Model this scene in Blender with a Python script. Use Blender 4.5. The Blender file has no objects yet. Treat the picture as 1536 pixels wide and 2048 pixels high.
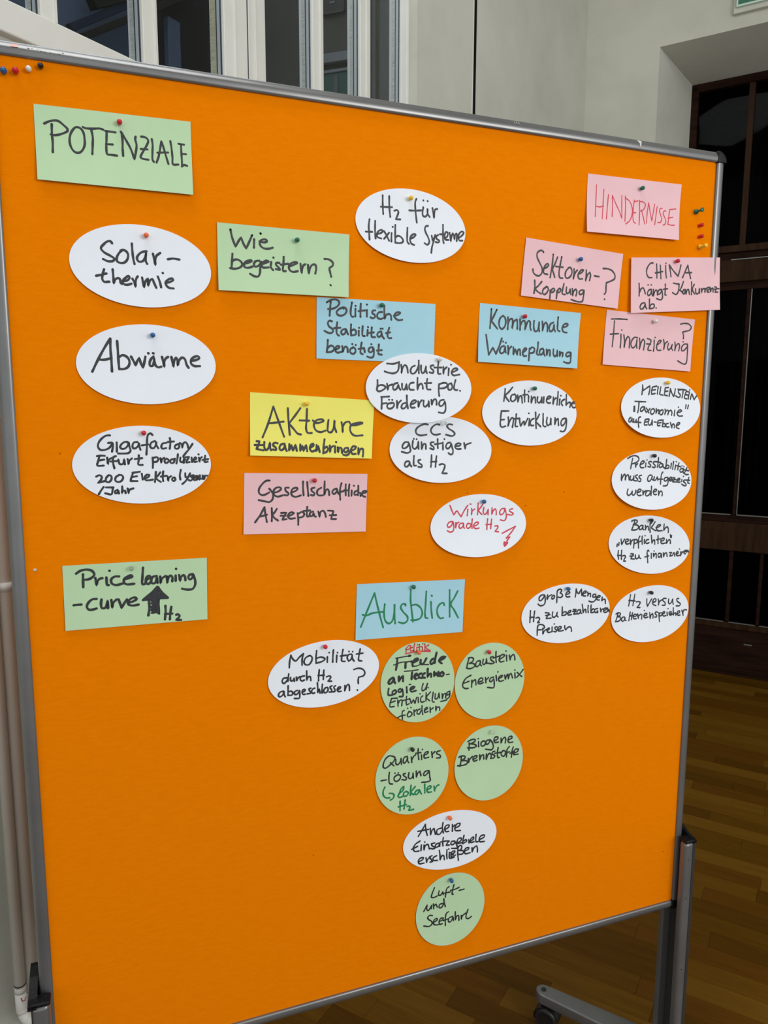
import bpy, bmesh, math, random
from mathutils import Vector, Matrix, Euler

# ---------------------------------------------------------------- camera
FZ = 0.44                      # height of the pinboard's inner lower edge above the floor
sc = bpy.context.scene
COL = sc.collection
cd = bpy.data.cameras.new('camera')
cam = bpy.data.objects.new('camera', cd); COL.objects.link(cam)
cd.sensor_fit = 'VERTICAL'; cd.sensor_height = 36.0
cd.lens = 36.0 * 1475.035 / 2048.0
cd.clip_start = 0.02
YAW, PITCH, ROLL = math.radians(20.38), math.radians(-7.93), math.radians(0.15)
fw = Vector((math.sin(YAW)*math.cos(PITCH), math.cos(YAW)*math.cos(PITCH), math.sin(PITCH)))
rt = Vector((math.cos(YAW), -math.sin(YAW), 0.0))
up = rt.cross(fw)
rt, up = math.cos(ROLL)*rt + math.sin(ROLL)*up, -math.sin(ROLL)*rt + math.cos(ROLL)*up
m = Matrix((rt, up, -fw)).transposed().to_4x4()
m.translation = Vector((0.1162, -1.1081, 1.00495 + FZ))
cam.matrix_world = m
sc.camera = cam

# ---------------------------------------------------------------- world, lamps, exposure
sc.view_settings.view_transform = 'Standard'
sc.view_settings.look = 'None'
sc.view_settings.gamma = 1.0
sc.view_settings.use_curve_mapping = False
sc.view_settings.exposure = 0.0
world = bpy.data.worlds.new('world'); sc.world = world; world.use_nodes = True
bg = world.node_tree.nodes['Background']
bg.inputs[0].default_value = (0.93, 0.97, 1.0, 1); bg.inputs[1].default_value = 0.9

def area(name, loc, target, sx, sy, power, col):
    l = bpy.data.lights.new(name, 'AREA'); l.shape = 'RECTANGLE'
    l.size = sx; l.size_y = sy; l.energy = power; l.color = col
    o = bpy.data.objects.new(name, l); COL.objects.link(o)
    o.location = loc
    o.rotation_euler = (Vector(target) - Vector(loc)).to_track_quat('-Z', 'Y').to_euler()
    return o
area('daylight_from_hall', (2.0, -3.2, 2.2), (0.5, 0.0, 0.95), 1.5, 1.1, 50, (1.0, 0.985, 0.96))
area('sky_outside', (0.0, 1.45, 4.8), (0.3, 0.1, 1.9), 2.4, 1.1, 60, (0.9, 0.96, 1.0))
area('ceiling_light', (-0.5, -0.62, 4.56), (-0.5, -0.55, 0), 2.4, 0.85, 52, (0.97, 0.99, 1.0))
cl = area('ceiling_light', (1.3, -0.5, 4.5), (2.0, 2.0, 3.3), 1.6, 1.6, 7, (1.0, 0.98, 0.94)); cl.data.spread = math.radians(110)  # added fill to brighten the upper walls, no known fitting here

# ---------------------------------------------------------------- helpers
def mat(name, col, rough=0.6, metal=0.0, spec=0.5):
    ma = bpy.data.materials.new(name); ma.use_nodes = True
    b = ma.node_tree.nodes['Principled BSDF']
    b.inputs['Base Color'].default_value = (*col, 1); b.inputs['Roughness'].default_value = rough
    b.inputs['Metallic'].default_value = metal; b.inputs['Specular IOR Level'].default_value = spec
    return ma
def noise_mix(ma, c1, c2, scale=(8, 8, 8), detail=4, lo=0.35, hi=0.65, bump=0.0, bscale=200, bdist=0.0005, rough=0.6):
    nt = ma.node_tree; N = nt.nodes; L = nt.links; b = N['Principled BSDF']
    tc = N.new('ShaderNodeTexCoord'); mp = N.new('ShaderNodeMapping'); mp.inputs['Scale'].default_value = scale
    L.new(tc.outputs['Object'], mp.inputs[0])
    n = N.new('ShaderNodeTexNoise'); n.inputs['Scale'].default_value = 1; n.inputs['Detail'].default_value = detail
    n.inputs['Roughness'].default_value = rough
    L.new(mp.outputs[0], n.inputs['Vector'])
    r = N.new('ShaderNodeValToRGB'); r.color_ramp.elements[0].position = lo; r.color_ramp.elements[1].position = hi
    r.color_ramp.elements[0].color = (*c1, 1); r.color_ramp.elements[1].color = (*c2, 1)
    L.new(n.outputs['Fac'], r.inputs[0]); L.new(r.outputs[0], b.inputs['Base Color'])
    if bump:
        n2 = N.new('ShaderNodeTexNoise'); n2.inputs['Scale'].default_value = bscale; n2.inputs['Detail'].default_value = 3
        L.new(tc.outputs['Object'], n2.inputs['Vector'])
        bp = N.new('ShaderNodeBump'); bp.inputs['Strength'].default_value = bump; bp.inputs['Distance'].default_value = bdist
        L.new(n2.outputs['Fac'], bp.inputs['Height']); L.new(bp.outputs[0], b.inputs['Normal'])
    return ma

def link(name, me, ma=None, parent=None, loc=(0, 0, 0), rot=None, smooth=False):
    o = bpy.data.objects.new(name, me); COL.objects.link(o)
    if ma is not None and not me.materials: me.materials.append(ma)
    if parent is not None: o.parent = parent
    o.location = loc
    if rot: o.rotation_euler = rot
    if smooth:
        for p in me.polygons: p.use_smooth = True
    return o
def pyd(name, v, f):
    me = bpy.data.meshes.new(name); me.from_pydata(v, [], f); me.update(); return me
def empty(name, loc=(0, 0, 0), rot=(0, 0, 0)):
    o = bpy.data.objects.new(name, None); COL.objects.link(o); o.location = loc; o.rotation_euler = rot
    o.empty_display_size = 0.05
    return o
def tag(o, label=None, cat=None, group=None, kind=None):
    if label: o['label'] = label
    if cat: o['category'] = cat
    if group: o['group'] = group
    if kind: o['kind'] = kind
    return o
def boxes(name, bl, bevel=0.0, seg=2):
    """bl: list of (x0,x1,y0,y1,z0,z1)"""
    bm = bmesh.new()
    for x0, x1, y0, y1, z0, z1 in bl:
        r = bmesh.ops.create_cube(bm, size=1)
        bmesh.ops.scale(bm, vec=(x1-x0, y1-y0, z1-z0), verts=r['verts'])
        bmesh.ops.translate(bm, vec=((x0+x1)/2, (y0+y1)/2, (z0+z1)/2), verts=r['verts'])
    if bevel:
        bmesh.ops.bevel(bm, geom=bm.edges[:], offset=bevel, segments=seg, affect='EDGES', profile=0.5)
    me = bpy.data.meshes.new(name); bm.to_mesh(me); bm.free(); return me
def lathe(name, prof, seg=20, close=True):
    """profile of (radius, height) turned about z"""
    v, f = [], []
    for r, h in prof:
        for k in range(seg):
            a = 2*math.pi*k/seg; v.append((r*math.cos(a), r*math.sin(a), h))
    for i in range(len(prof)-1):
        for k in range(seg):
            k2 = (k+1) % seg
            f.append((i*seg+k, i*seg+k2, (i+1)*seg+k2, (i+1)*seg+k))
    if close:
        f.append(tuple(reversed(range(seg)))); f.append(tuple((len(prof)-1)*seg+k for k in range(seg)))
    return pyd(name, v, f)
def prism(name, poly, h0, h1, axis='z'):
    n = len(poly)
    def P(a, b, h):
        return (a, b, h) if axis == 'z' else ((a, h, b) if axis == 'y' else (h, a, b))
    v = [P(a, b, h0) for a, b in poly] + [P(a, b, h1) for a, b in poly]
    f = [tuple(range(n)), tuple(range(2*n-1, n-1, -1))] + [(i, i+n, (i+1) % n + n, (i+1) % n) for i in range(n)]
    me = pyd(name, v, f)
    bm = bmesh.new(); bm.from_mesh(me); bmesh.ops.recalc_face_normals(bm, faces=bm.faces[:]); bm.to_mesh(me); bm.free()
    return me
def tube(name, path, r, seg=14):
    pts = [Vector(p) for p in path]; v, f = [], []
    for i, p in enumerate(pts):
        t = (pts[min(i+1, len(pts)-1)] - pts[max(i-1, 0)]).normalized()
        a = Vector((0, 0, 1)) if abs(t.z) < 0.9 else Vector((1, 0, 0))
        u = t.cross(a).normalized(); w = t.cross(u)
        for k in range(seg):
            an = 2*math.pi*k/seg; v.append(tuple(p + r*(math.cos(an)*u + math.sin(an)*w)))
    for i in range(len(pts)-1):
        for k in range(seg):
            k2 = (k+1) % seg; f.append((i*seg+k, i*seg+k2, (i+1)*seg+k2, (i+1)*seg+k))
    f.append(tuple(reversed(range(seg)))); f.append(tuple((len(pts)-1)*seg+k for k in range(seg)))
    return pyd(name, v, f)

# ---------------------------------------------------------------- materials
M = {}
M['plaster'] = noise_mix(mat('plaster', (.6, .6, .52), .9, spec=.2), (.50, .50, .43), (.57, .57, .50), (3, 3, 3), bump=.25, bscale=60, bdist=.002)
M['plaster_shade'] = M['plaster']
M['frame_white'] = noise_mix(mat('frame_white', (.7, .7, .64), .45), (.66, .66, .60), (.72, .72, .67), (4, 4, 4))
M['pipe_paint'] = noise_mix(mat('pipe_paint', (.7, .68, .6), .35), (.80, .76, .66), (.86, .83, .74), (5, 5, 3))
M['black_gap'] = mat('black_gap', (.004, .004, .004), .9, spec=.1)
M['seal_black'] = mat('seal_black', (.02, .022, .03), .6)
M['spacer_metal'] = noise_mix(mat('spacer_metal', (.4, .4, .36), .5, .2), (.40, .41, .34), (.62, .63, .56), (40, 40, 700), detail=1, lo=.4, hi=.6)
M['spacer_brass'] = noise_mix(mat('spacer_brass', (.4, .36, .22), .5, .2), (.42, .38, .22), (.66, .62, .42), (40, 40, 700), detail=1, lo=.4, hi=.6)
M['grey_strip'] = mat('grey_strip', (.52, .55, .52), .5)
def glass(name, tint, refl):
    ma = bpy.data.materials.new(name); ma.use_nodes = True; nt = ma.node_tree; N = nt.nodes; L = nt.links
    for n in list(N):
        if n.type != 'OUTPUT_MATERIAL': N.remove(n)
    out = [n for n in N if n.type == 'OUTPUT_MATERIAL'][0]
    t = N.new('ShaderNodeBsdfTransparent'); t.inputs[0].default_value = (*tint, 1)
    g = N.new('ShaderNodeBsdfGlossy'); g.inputs['Roughness'].default_value = 0.02
    lw = N.new('ShaderNodeLayerWeight'); lw.inputs[0].default_value = 0.5
    pw = N.new('ShaderNodeMath'); pw.operation = 'POWER'; pw.inputs[1].default_value = 4.0; L.new(lw.outputs['Facing'], pw.inputs[0])
    mu = N.new('ShaderNodeMath'); mu.operation = 'MULTIPLY_ADD'; mu.inputs[1].default_value = refl; mu.inputs[2].default_value = 0.045*refl
    L.new(pw.outputs[0], mu.inputs[0])
    mx = N.new('ShaderNodeMixShader'); L.new(mu.outputs[0], mx.inputs[0])
    L.new(t.outputs[0], mx.inputs[1]); L.new(g.outputs[0], mx.inputs[2]); L.new(mx.outputs[0], out.inputs[0])
    return ma
M['window_glass'] = glass('window_glass', (.9, .92, .95), 0.5)
M['door_glass'] = glass('door_glass', (.30, .30, .30), 0.03)
M['dark_wood'] = noise_mix(mat('dark_wood', (.02, .008, .004), .7, spec=.08), (.010, .0035, .002), (.028, .011, .006), (3, 3, 40), detail=5)
M['brown_wood'] = noise_mix(mat('brown_wood', (.03, .014, .006), .65, spec=.1), (.022, .010, .004), (.042, .020, .009), (30, 3, 3), detail=5)
M['metal_edge'] = mat('metal_edge', (.20, .20, .19), .4, .6)
M['alu'] = noise_mix(mat('alu', (.35, .35, .35), .30, .5), (.165, .165, .163), (.205, .205, .202), (6, 6, 6), bump=.05, bscale=900, bdist=.0002)
M['alu_dark'] = mat('alu_dark', (.035, .033, .03), .6, .2)
M['black_plastic'] = noise_mix(mat('black_plastic', (.01, .01, .012), .5, spec=.25), (.003, .003, .004), (.028, .028, .032), (260, 260, 260), detail=2, lo=.60, hi=.72)
M['rubber'] = mat('rubber', (.012, .011, .011), .4)
M['white_scrap'] = mat('white_scrap', (.55, .56, .52), .6)
M['pink_scrap'] = mat('pink_scrap', (.75, .42, .38), .6)
M['rust'] = mat('rust_red', (.35, .06, .04), .6)
# orange felt: fine nap plus scattered pin holes
o = noise_mix(mat('orange_felt', (.8, .2, 0), 1.0, spec=.0), (.80, .198, .0006), (.835, .213, .0009), (45, 45, 170), detail=4, bump=.55, bscale=420, bdist=.0006)
N = o.node_tree.nodes; L = o.node_tree.links; b = N['Principled BSDF']
tc = N.new('ShaderNodeTexCoord'); vo = N.new('ShaderNodeTexVoronoi'); vo.inputs['Scale'].default_value = 17
L.new(tc.outputs['Object'], vo.inputs['Vector'])
lt = N.new('ShaderNodeMath'); lt.operation = 'LESS_THAN'; lt.inputs[1].default_value = 0.022
L.new(vo.outputs['Distance'], lt.inputs[0])
src = b.inputs['Base Color'].links[0].from_socket
mx = N.new('ShaderNodeMixRGB'); mx.inputs[2].default_value = (.40, .07, .002, 1)
L.new(lt.outputs[0], mx.inputs[0]); L.new(src, mx.inputs[1]); L.new(mx.outputs[0], b.inputs['Base Color'])
M['felt'] = o
CARDCOL = {'green': ((.47, .66, .40), (.50, .69, .43)), 'white': ((.80, .84, .90), (.83, .87, .93)), 'blue': ((.36, .62, .72), (.39, .65, .75)),
           'pink': ((.80, .50, .53), (.83, .53, .56)), 'yellow': ((.84, .78, .15), (.87, .81, .17))}
for k, (a, c) in CARDCOL.items():
    M['card_'+k] = noise_mix(mat('card_'+k, a, .75, spec=.25), a, c, (9, 9, 9))
M['blackink'] = mat('black_marker_ink', (.022, .024, .027), .55)
M['redink'] = mat('red_marker_ink', (.60, .035, .07), .55)
M['greenink'] = mat('green_marker_ink', (.003, .20, .075), .55)
PINCOL = {'red': (.55, .008, .02), 'blue': (.008, .10, .28), 'green': (.004, .13, .075), 'yellow': (.80, .50, .03), 'white': (.75, .72, .66),
          'orange': (.80, .15, .035), 'black': (.006, .007, .010)}
for k, c in PINCOL.items(): M['pin_'+k] = mat('pin_'+k, c, .3)
g = mat('pin_clear', (.9, .95, .9), .05); g.node_tree.nodes['Principled BSDF'].inputs['Transmission Weight'].default_value = 0.9
M['pin_clear'] = g
M['steel'] = mat('steel', (.5, .5, .5), .3, .9)
M['sign_green'] = mat('sign_green', (.0, .13, .06), .4)
M['sign_white'] = mat('sign_white', (.55, .72, .60), .4)
# ================================================================= the setting
# window wall: coordinates (s along the wall, off outwards, z);  door wall: (u along, D into the room, z)
def frame_obj(name, ox, oy, dx, dy, nx, ny):
    """matrix whose local x runs along the wall, local y along the normal"""
    return Matrix(((dx, nx, 0, ox), (dy, ny, 0, oy), (0, 0, 1, 0), (0, 0, 0, 1)))
MW = frame_obj('w', -0.12327, 0.43531, 0.80386, 0.59482, -0.59482, 0.80386)
MD = frame_obj('d', 3.16204, 2.04779, 0.62932, -0.77715, 0.77715, 0.62932)   # local y = away from the room (behind the door plane)
def wl(o, Mx):
    o.matrix_world = Mx; return o
def structure(name, me, ma, Mx=None, smooth=False):
    o = link(name, me, ma, smooth=smooth); tag(o, kind='structure')
    if Mx is not None: o.matrix_world = Mx
    return o
def child(name, me, ma, parent, smooth=False, loc=(0, 0, 0), rot=None):
    return link(name, me, ma, parent, loc, rot, smooth)

TOPZ = 4.6
wall_left = structure('wall_left', boxes('wall_left', [(-1.45, 1.51, .015, .14, 0, 2.127), (-1.45, 1.51, .015, .14, 4.25, TOPZ),
    (-1.45, -1.20, .015, .14, 2.127, 4.25), (1.51, 1.915, -.05, .14, 0, TOPZ), (1.942, 3.173, -.05, .14, 0, TOPZ)]), M['plaster'], MW)
structure('trim_1', boxes('expansion_joint', [(1.9155, 1.9415, -.0488, .14, 0, TOPZ)]), M['black_gap'], MW)
structure('trim_2', boxes('joint_bead', [(1.907, 1.9149, -.0522, -.0502, 0, TOPZ)], .0015), M['frame_white'], MW)

# windows: bottom rail, bars and panes, all as measured along the wall
wf = structure('trim_3', boxes('window_bottom_rail', [(-1.20, 1.509, -.004, .05, 2.127, 2.186)], .003), M['frame_white'], MW)
structure('trim_4', boxes('window_top_rail', [(-1.20, 1.509, .0, .05, 4.19, 4.25)], .003), M['frame_white'], MW)
# (pane start, pane end, bar end, kind of edge strip)
PANES = [(-1.16, -.88, -.80, 0), (-.80, -.52, -.45, 0), (-.45, -.14, -.075, 1), (-.075, .192, .2285, 0), (.2285, .434, .4745, 0), (.4745, .680, .828, 1), (.828, 1.025, 1.0735, 0), (1.0735, 1.257, 1.311, 0), (1.311, 1.4945, 1.509, 0)]
zb, zt = 2.186, 4.19
for i, (a, b_, c_, kind) in enumerate(PANES):
    w = structure('window_%d' % (i+1), boxes('window_bar', [(b_, c_, .0, .05, zb, zt)], .0015), M['frame_white'], MW)
    # beads on the bar's face
    ins = [(b_+.030, b_+.0335)] if c_-b_ < .1 else [(b_+.034, b_+.038), (b_+.082, b_+.085), (b_+.107, b_+.112)]
    if c_-b_ < .036: ins = [(b_+.008, b_+.011)]
    for x0, x1 in ins:
        child('bead', boxes('bead', [(x0, x1, -.0035, .001, zb, zt)], .0008), M['frame_white'], w)
    if c_-b_ > .1:
        child('gasket', boxes('gasket', [(b_+.0795, b_+.0815, -.0012, .001, zb, zt)]), M['seal_black'], w)
    child('glass_pane', boxes('glass_pane', [(a+.0005, b_-.0005, .008, .0095, zb+.0005, zt-.0005)]), M['window_glass'], w)
    # layered edge of the double glazing seen through the pane, on the bar's flank
    x = b_
    child('gasket', boxes('gasket', [(x-.002, x-.0002, .0098, .013, zb, zt)]), M['seal_black'], w)
    child('edge_strip', boxes('edge_strip', [(x-.0030, x-.0002, .0132, .022, zb, zt)]), M['grey_strip'], w)
    child('gasket', boxes('gasket', [(x-.004, x-.0002, .0222, .0245, zb, zt)]), M['seal_black'], w)
    child('spacer_strip', boxes('spacer_strip', [(x-.0055, x-.0002, .0247, .042 if kind else .036, zb, zt)]), M['spacer_brass' if kind else 'spacer_metal'], w)
# sash rebate: shadow line between frame and plaster
structure('trim_5', boxes('window_reveal_frame', [(1.495, 1.5095, -.02, .05, zb, zt)], .002), M['frame_white'], MW)

# what lies outside the windows: a dark neighbouring building with an eave, plus a modelled pane reflection
bd = empty('neighbouring_building'); bd.matrix_world = MW
tag(bd, 'dark blue-grey building with slanting eave boards seen through the windows', 'building')
M['facade_blue'] = noise_mix(mat('facade_blue', (.02, .03, .05), .8), (.014, .027, .050), (.028, .050, .085), (2.5, 2.5, 2), detail=3)
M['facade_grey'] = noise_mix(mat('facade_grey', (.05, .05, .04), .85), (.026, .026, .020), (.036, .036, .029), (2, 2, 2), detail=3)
M['facade_dark'] = noise_mix(mat('facade_dark', (.012, .012, .012), .85, spec=.1), (.0015, .0012, .0012), (.010, .011, .013), (5, 5, .8), detail=3)
M['eave_dark'] = mat('eave_dark', (.006, .006, .004), .8, spec=.1)
M['eave_blue'] = mat('eave_blue', (.006, .012, .026), .8, spec=.1)
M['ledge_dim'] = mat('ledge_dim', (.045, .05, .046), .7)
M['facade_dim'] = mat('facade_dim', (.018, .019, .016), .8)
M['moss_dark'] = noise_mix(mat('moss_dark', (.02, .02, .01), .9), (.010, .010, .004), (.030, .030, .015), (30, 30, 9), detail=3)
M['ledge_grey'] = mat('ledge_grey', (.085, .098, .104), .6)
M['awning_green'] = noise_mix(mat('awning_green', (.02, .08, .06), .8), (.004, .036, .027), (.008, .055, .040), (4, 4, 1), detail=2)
M['stucco'] = noise_mix(mat('stucco', (.2, .2, .18), .9), (.055, .06, .052), (.085, .09, .08), (14, 14, 5), bump=.4, bscale=90, bdist=.003)
child('facade', boxes('facade', [(-3.0, 1.50, 1.2, 1.4, 0, 4.1)]), M['facade_blue'], bd)
child('facade', boxes('facade', [(1.50, 2.08, 1.15, 1.4, 0, 4.4)]), M['facade_dark'], bd)
child('facade_panel', boxes('facade_panel', [(1.50, 1.565, 1.12, 1.148, 0, 3.02)], .003), M['facade_blue'], bd)
child('eave_board', boxes('eave_board', [(0, .60, -.02, .02, -.012, .012)], .002), M['eave_dark'], bd, loc=(1.090, 1.12, 2.778), rot=(0, math.radians(-35), 0))
child('eave_board', boxes('eave_board', [(0, .60, -.015, .015, -.014, .014)], .002), M['eave_blue'], bd, loc=(1.045, 1.12, 2.792), rot=(0, math.radians(-36), 0))
child('eave_board', boxes('eave_board', [(0, .60, -.02, .02, -.0, .075)], .002), M['eave_dark'], bd, loc=(1.150, 1.12, 2.895), rot=(0, math.radians(-31), 0))
wg = empty('building_wing'); ca, sa = math.cos(math.radians(-51.6)), math.sin(math.radians(-51.6))  # room reflection in the panes, modelled as shapes behind the glass
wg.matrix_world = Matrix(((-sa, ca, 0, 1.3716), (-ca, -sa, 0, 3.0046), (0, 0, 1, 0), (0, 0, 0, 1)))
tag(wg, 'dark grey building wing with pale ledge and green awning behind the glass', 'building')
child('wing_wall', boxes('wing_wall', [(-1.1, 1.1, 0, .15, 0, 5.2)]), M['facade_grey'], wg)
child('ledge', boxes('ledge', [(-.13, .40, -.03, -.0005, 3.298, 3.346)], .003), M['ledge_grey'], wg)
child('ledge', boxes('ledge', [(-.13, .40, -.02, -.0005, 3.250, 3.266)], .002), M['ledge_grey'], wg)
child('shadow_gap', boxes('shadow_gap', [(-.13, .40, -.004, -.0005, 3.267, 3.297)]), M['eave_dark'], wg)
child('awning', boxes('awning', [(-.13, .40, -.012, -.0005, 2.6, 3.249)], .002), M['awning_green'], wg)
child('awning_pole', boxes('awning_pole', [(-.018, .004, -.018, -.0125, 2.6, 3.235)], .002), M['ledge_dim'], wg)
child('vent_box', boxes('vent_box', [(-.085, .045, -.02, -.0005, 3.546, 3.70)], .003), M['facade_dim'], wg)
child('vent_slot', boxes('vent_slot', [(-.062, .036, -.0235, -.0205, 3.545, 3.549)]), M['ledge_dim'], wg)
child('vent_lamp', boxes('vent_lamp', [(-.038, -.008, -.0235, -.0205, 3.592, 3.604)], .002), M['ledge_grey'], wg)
for o0, o1, mk in ((.0505, .0945, 'stucco'), (.095, .1095, 'moss_dark'), (.110, .1245, 'stucco'), (.125, .140, 'facade_dim')):
    child('reveal_strip', boxes('reveal_strip', [(1.503, 1.5098, o0, o1, 2.19, 4.24)], .001), M[mk], wall_left)

# door wall with the deep splayed recess
D = -.40   # local y of the wall's face
u0, u1, zo = -.272, 2.30, 3.170
i0, i1, zi = -.175, 2.21, 3.111
W = [(-.626, D, 0), (u0, D, 0), (u0, D, zo), (-.626, D, TOPZ), (u1, D, zo), (u1, D, 0), (3.6, D, 0), (3.6, D, TOPZ),
     (i0, .0, 0), (i0, .0, zi), (i1, .0, zi), (i1, .0, 0), (u0, D, TOPZ), (u1, D, TOPZ)]
F = [(0, 1, 2, 12, 3), (2, 4, 13, 12), (5, 6, 7, 13, 4), (1, 8, 9, 2), (2, 9, 10, 4), (4, 10, 11, 5)]
structure('wall_right', pyd('wall_right', W, F), M['plaster'], MD)

# the glazed door in the recess
door = empty('door_1'); door.matrix_world = MD; tag(door, kind='structure')
child('door_frame', boxes('door_frame', [(-.178, -.145, -.02, .06, 0, 3.10), (-.178, 2.215, -.02, .06, 3.074, 3.112)], .003), M['dark_wood'], door)
child('mullion', boxes('mullion', [(.092, .120, -.012, .05, 2.288, 3.074)], .003), M['brown_wood'], door)
child('mullion', boxes('mullion', [(.66, .69, -.012, .05, 2.288, 3.074)], .003), M['brown_wood'], door)
child('transom_sill', boxes('transom_sill', [(-.145, 2.2, -.03, .05, 2.254, 2.288)], .003), M['brown_wood'], door)
child('transom_rail', boxes('transom_rail', [(-.145, 2.2, -.010, .05, 2.214, 2.254)], .002), M['dark_wood'], door)
child('transom_rail', boxes('transom_rail', [(-.145, 2.2, -.024, .05, 2.105, 2.214)], .004), M['brown_wood'], door)
child('metal_strip', boxes('metal_strip', [(.06, 2.2, -.027, -.0242, 2.214, 2.2185)]), M['metal_edge'], door)
child('door_rail', boxes('door_rail', [(-.145, 2.2, -.006, .05, 2.066, 2.105)], .002), M['dark_wood'], door)
for a, b_ in ((.145, .1645), (.635, .655), (1.13, 1.15)):
    child('stile', boxes('stile', [(a, b_, -.004, .045, .295, 2.066)], .002), M['dark_wood'], door)
    child('metal_strip', boxes('metal_strip', [(b_+.0005, b_+.0045, -.008, .004, .89, 2.066)]), M['metal_edge'], door)
for a, b_ in ((.295, .312), (.79, .81)):
    child('stile', boxes('stile', [(a, b_, -.004, .045, .295, .69)], .002), M['dark_wood'], door)
for a, b_ in ((-.10, .1375), (.1665, .318), (.66, 1.13)):
    child('metal_strip', boxes('metal_strip', [(a, b_, -.012, -.0065, .884, .890)]), M['metal_edge'], door)
for a, b_ in ((-.10, .1365), (.163, .294), (.314, .60)):
    child('metal_strip', boxes('metal_strip', [(a, b_, -.012, -.0065, .290, .2955)]), M['metal_edge'], door)
child('middle_rail', boxes('middle_rail', [(-.145, 2.2, -.006, .05, .845, .884)], .003), M['dark_wood'], door)
child('middle_rail', boxes('middle_rail', [(-.145, 2.2, -.014, .05, .69, .845)], .004), M['brown_wood'], door)
child('kick_rail', boxes('kick_rail', [(-.145, 2.2, -.006, .05, .256, .290)], .003), M['brown_wood'], door)
child('kick_panel', boxes('kick_panel', [(-.145, 2.2, .004, .05, .0, .256)], .002), M['dark_wood'], door)
child('scuff_plate', boxes('scuff_plate', [(.246, .285, .0022, .0042, .172, .180)]), M['metal_edge'], door)
for a, b_, c_, d_ in ((-.145, .092, 2.288, 3.074), (.120, .66, 2.288, 3.074), (-.145, .145, .89, 2.066), (.1645, .635, .89, 2.066), (-.145, .145, .295, .69), (.1645, .295, .295, .69), (.312, .79, .295, .69)):
    child('glass_pane', boxes('glass_pane', [(a+.001, b_-.001, .010, .014, c_+.001, d_-.001)]), M['door_glass'], door)
structure('baseboard_right', boxes('threshold', [(-.17, 2.2, -.03, -.008, 0, .012)], .002), M['dark_wood'], MD)
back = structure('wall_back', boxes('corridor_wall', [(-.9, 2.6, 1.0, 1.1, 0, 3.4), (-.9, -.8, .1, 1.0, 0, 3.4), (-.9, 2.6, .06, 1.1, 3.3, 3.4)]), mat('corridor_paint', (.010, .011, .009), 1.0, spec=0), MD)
cu = empty('curtain'); cu.matrix_world = MD
tag(cu, 'dark grey hanging curtain behind the glass of the brown door', 'curtain')
M['curtain_cloth'] = noise_mix(mat('curtain_cloth', (.05, .05, .055), .9), (.025, .026, .028), (.075, .077, .08), (20, 20, .8), detail=2)
def curtain(x0, x1, y, z0, z1):
    n = 24; v = []; f = []
    for i in range(n+1):
        x = x0 + (x1-x0)*i/n; yy = y + .018*math.sin(i*1.3)
        v += [(x, yy, z0), (x, yy, z1)]
    for i in range(n): f.append((2*i, 2*i+2, 2*i+3, 2*i+1))
    return pyd('curtain_drop', v, f)
child('curtain_drop', curtain(.03, .22, .40, .9, 3.02), M['curtain_cloth'], cu, True)
child('curtain_drop', curtain(.30, .47, .40, .9, 2.75), M['curtain_cloth'], cu, True)
child('curtain_rod', tube('curtain_rod', [(-.1, .40, 3.03), (2.0, .40, 3.03)], .008), M['alu_dark'], cu, True)

# small latch bracket on the jamb and the green escape sign
br = link('latch_bracket', prism('latch_bracket', [(0, .05), (.022, .05), (.022, -.035), (.012, -.05), (0, -.04)], -.014, .0, 'x'), M['frame_white'])
jd = Vector((i0-u0, -D, 0)).normalized(); jn = Vector((-jd.y, jd.x, 0))
br.matrix_world = MD @ Matrix.Translation((-.199, -.098, 3.055)) @ Matrix.Rotation(math.radians(-13.6), 4, 'Z')
tag(br, 'small cream latch bracket high on the white recess jamb beside the door', 'bracket')

sg = empty('escape_sign'); sg.matrix_world = MD @ Matrix.Translation((.058, D, 3.25))
tag(sg, 'green and white emergency exit sign on the wall above the door recess', 'sign')
child('backplate', boxes('backplate', [(-.012, .42, -.020, -.0005, -.022, .25)], .003), M['plaster'], sg)
child('sign_body', boxes('sign_body', [(0, .40, -.032, -.0203, 0, .20)], .0015), M['sign_white'], sg)
child('sign_face', boxes('sign_face', [(.008, .392, -.0335, -.0322, .008, .192)]), M['sign_green'], sg)
child('arrow', prism('arrow', [(.05, .045), (.15, .045), (.15, .075), (.11, .075), (.17, .135), (.15, .155), (.09, .095), (.09, .135), (.05, .135)], -.0345, -.0336, 'y'), M['sign_white'], sg)
def man():
    bm = bmesh.new()
    for poly in ([(.25, .15), (.262, .162), (.274, .15), (.262, .138)], [(.235, .09), (.255, .09), (.268, .132), (.246, .132)], [(.235, .09), (.25, .09), (.235, .045), (.22, .045)],
                 [(.245, .09), (.255, .088), (.285, .07), (.28, .058)], [(.262, .13), (.268, .12), (.30, .105), (.303, .115)], [(.22, .12), (.25, .132), (.25, .122), (.222, .108)]):
        bm.faces.new([bm.verts.new((x, -.0338, z)) for x, z in poly])
    me = bpy.data.meshes.new('running_figure'); bm.to_mesh(me); bm.free(); return me
child('running_figure', man(), M['sign_white'], sg)

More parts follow.
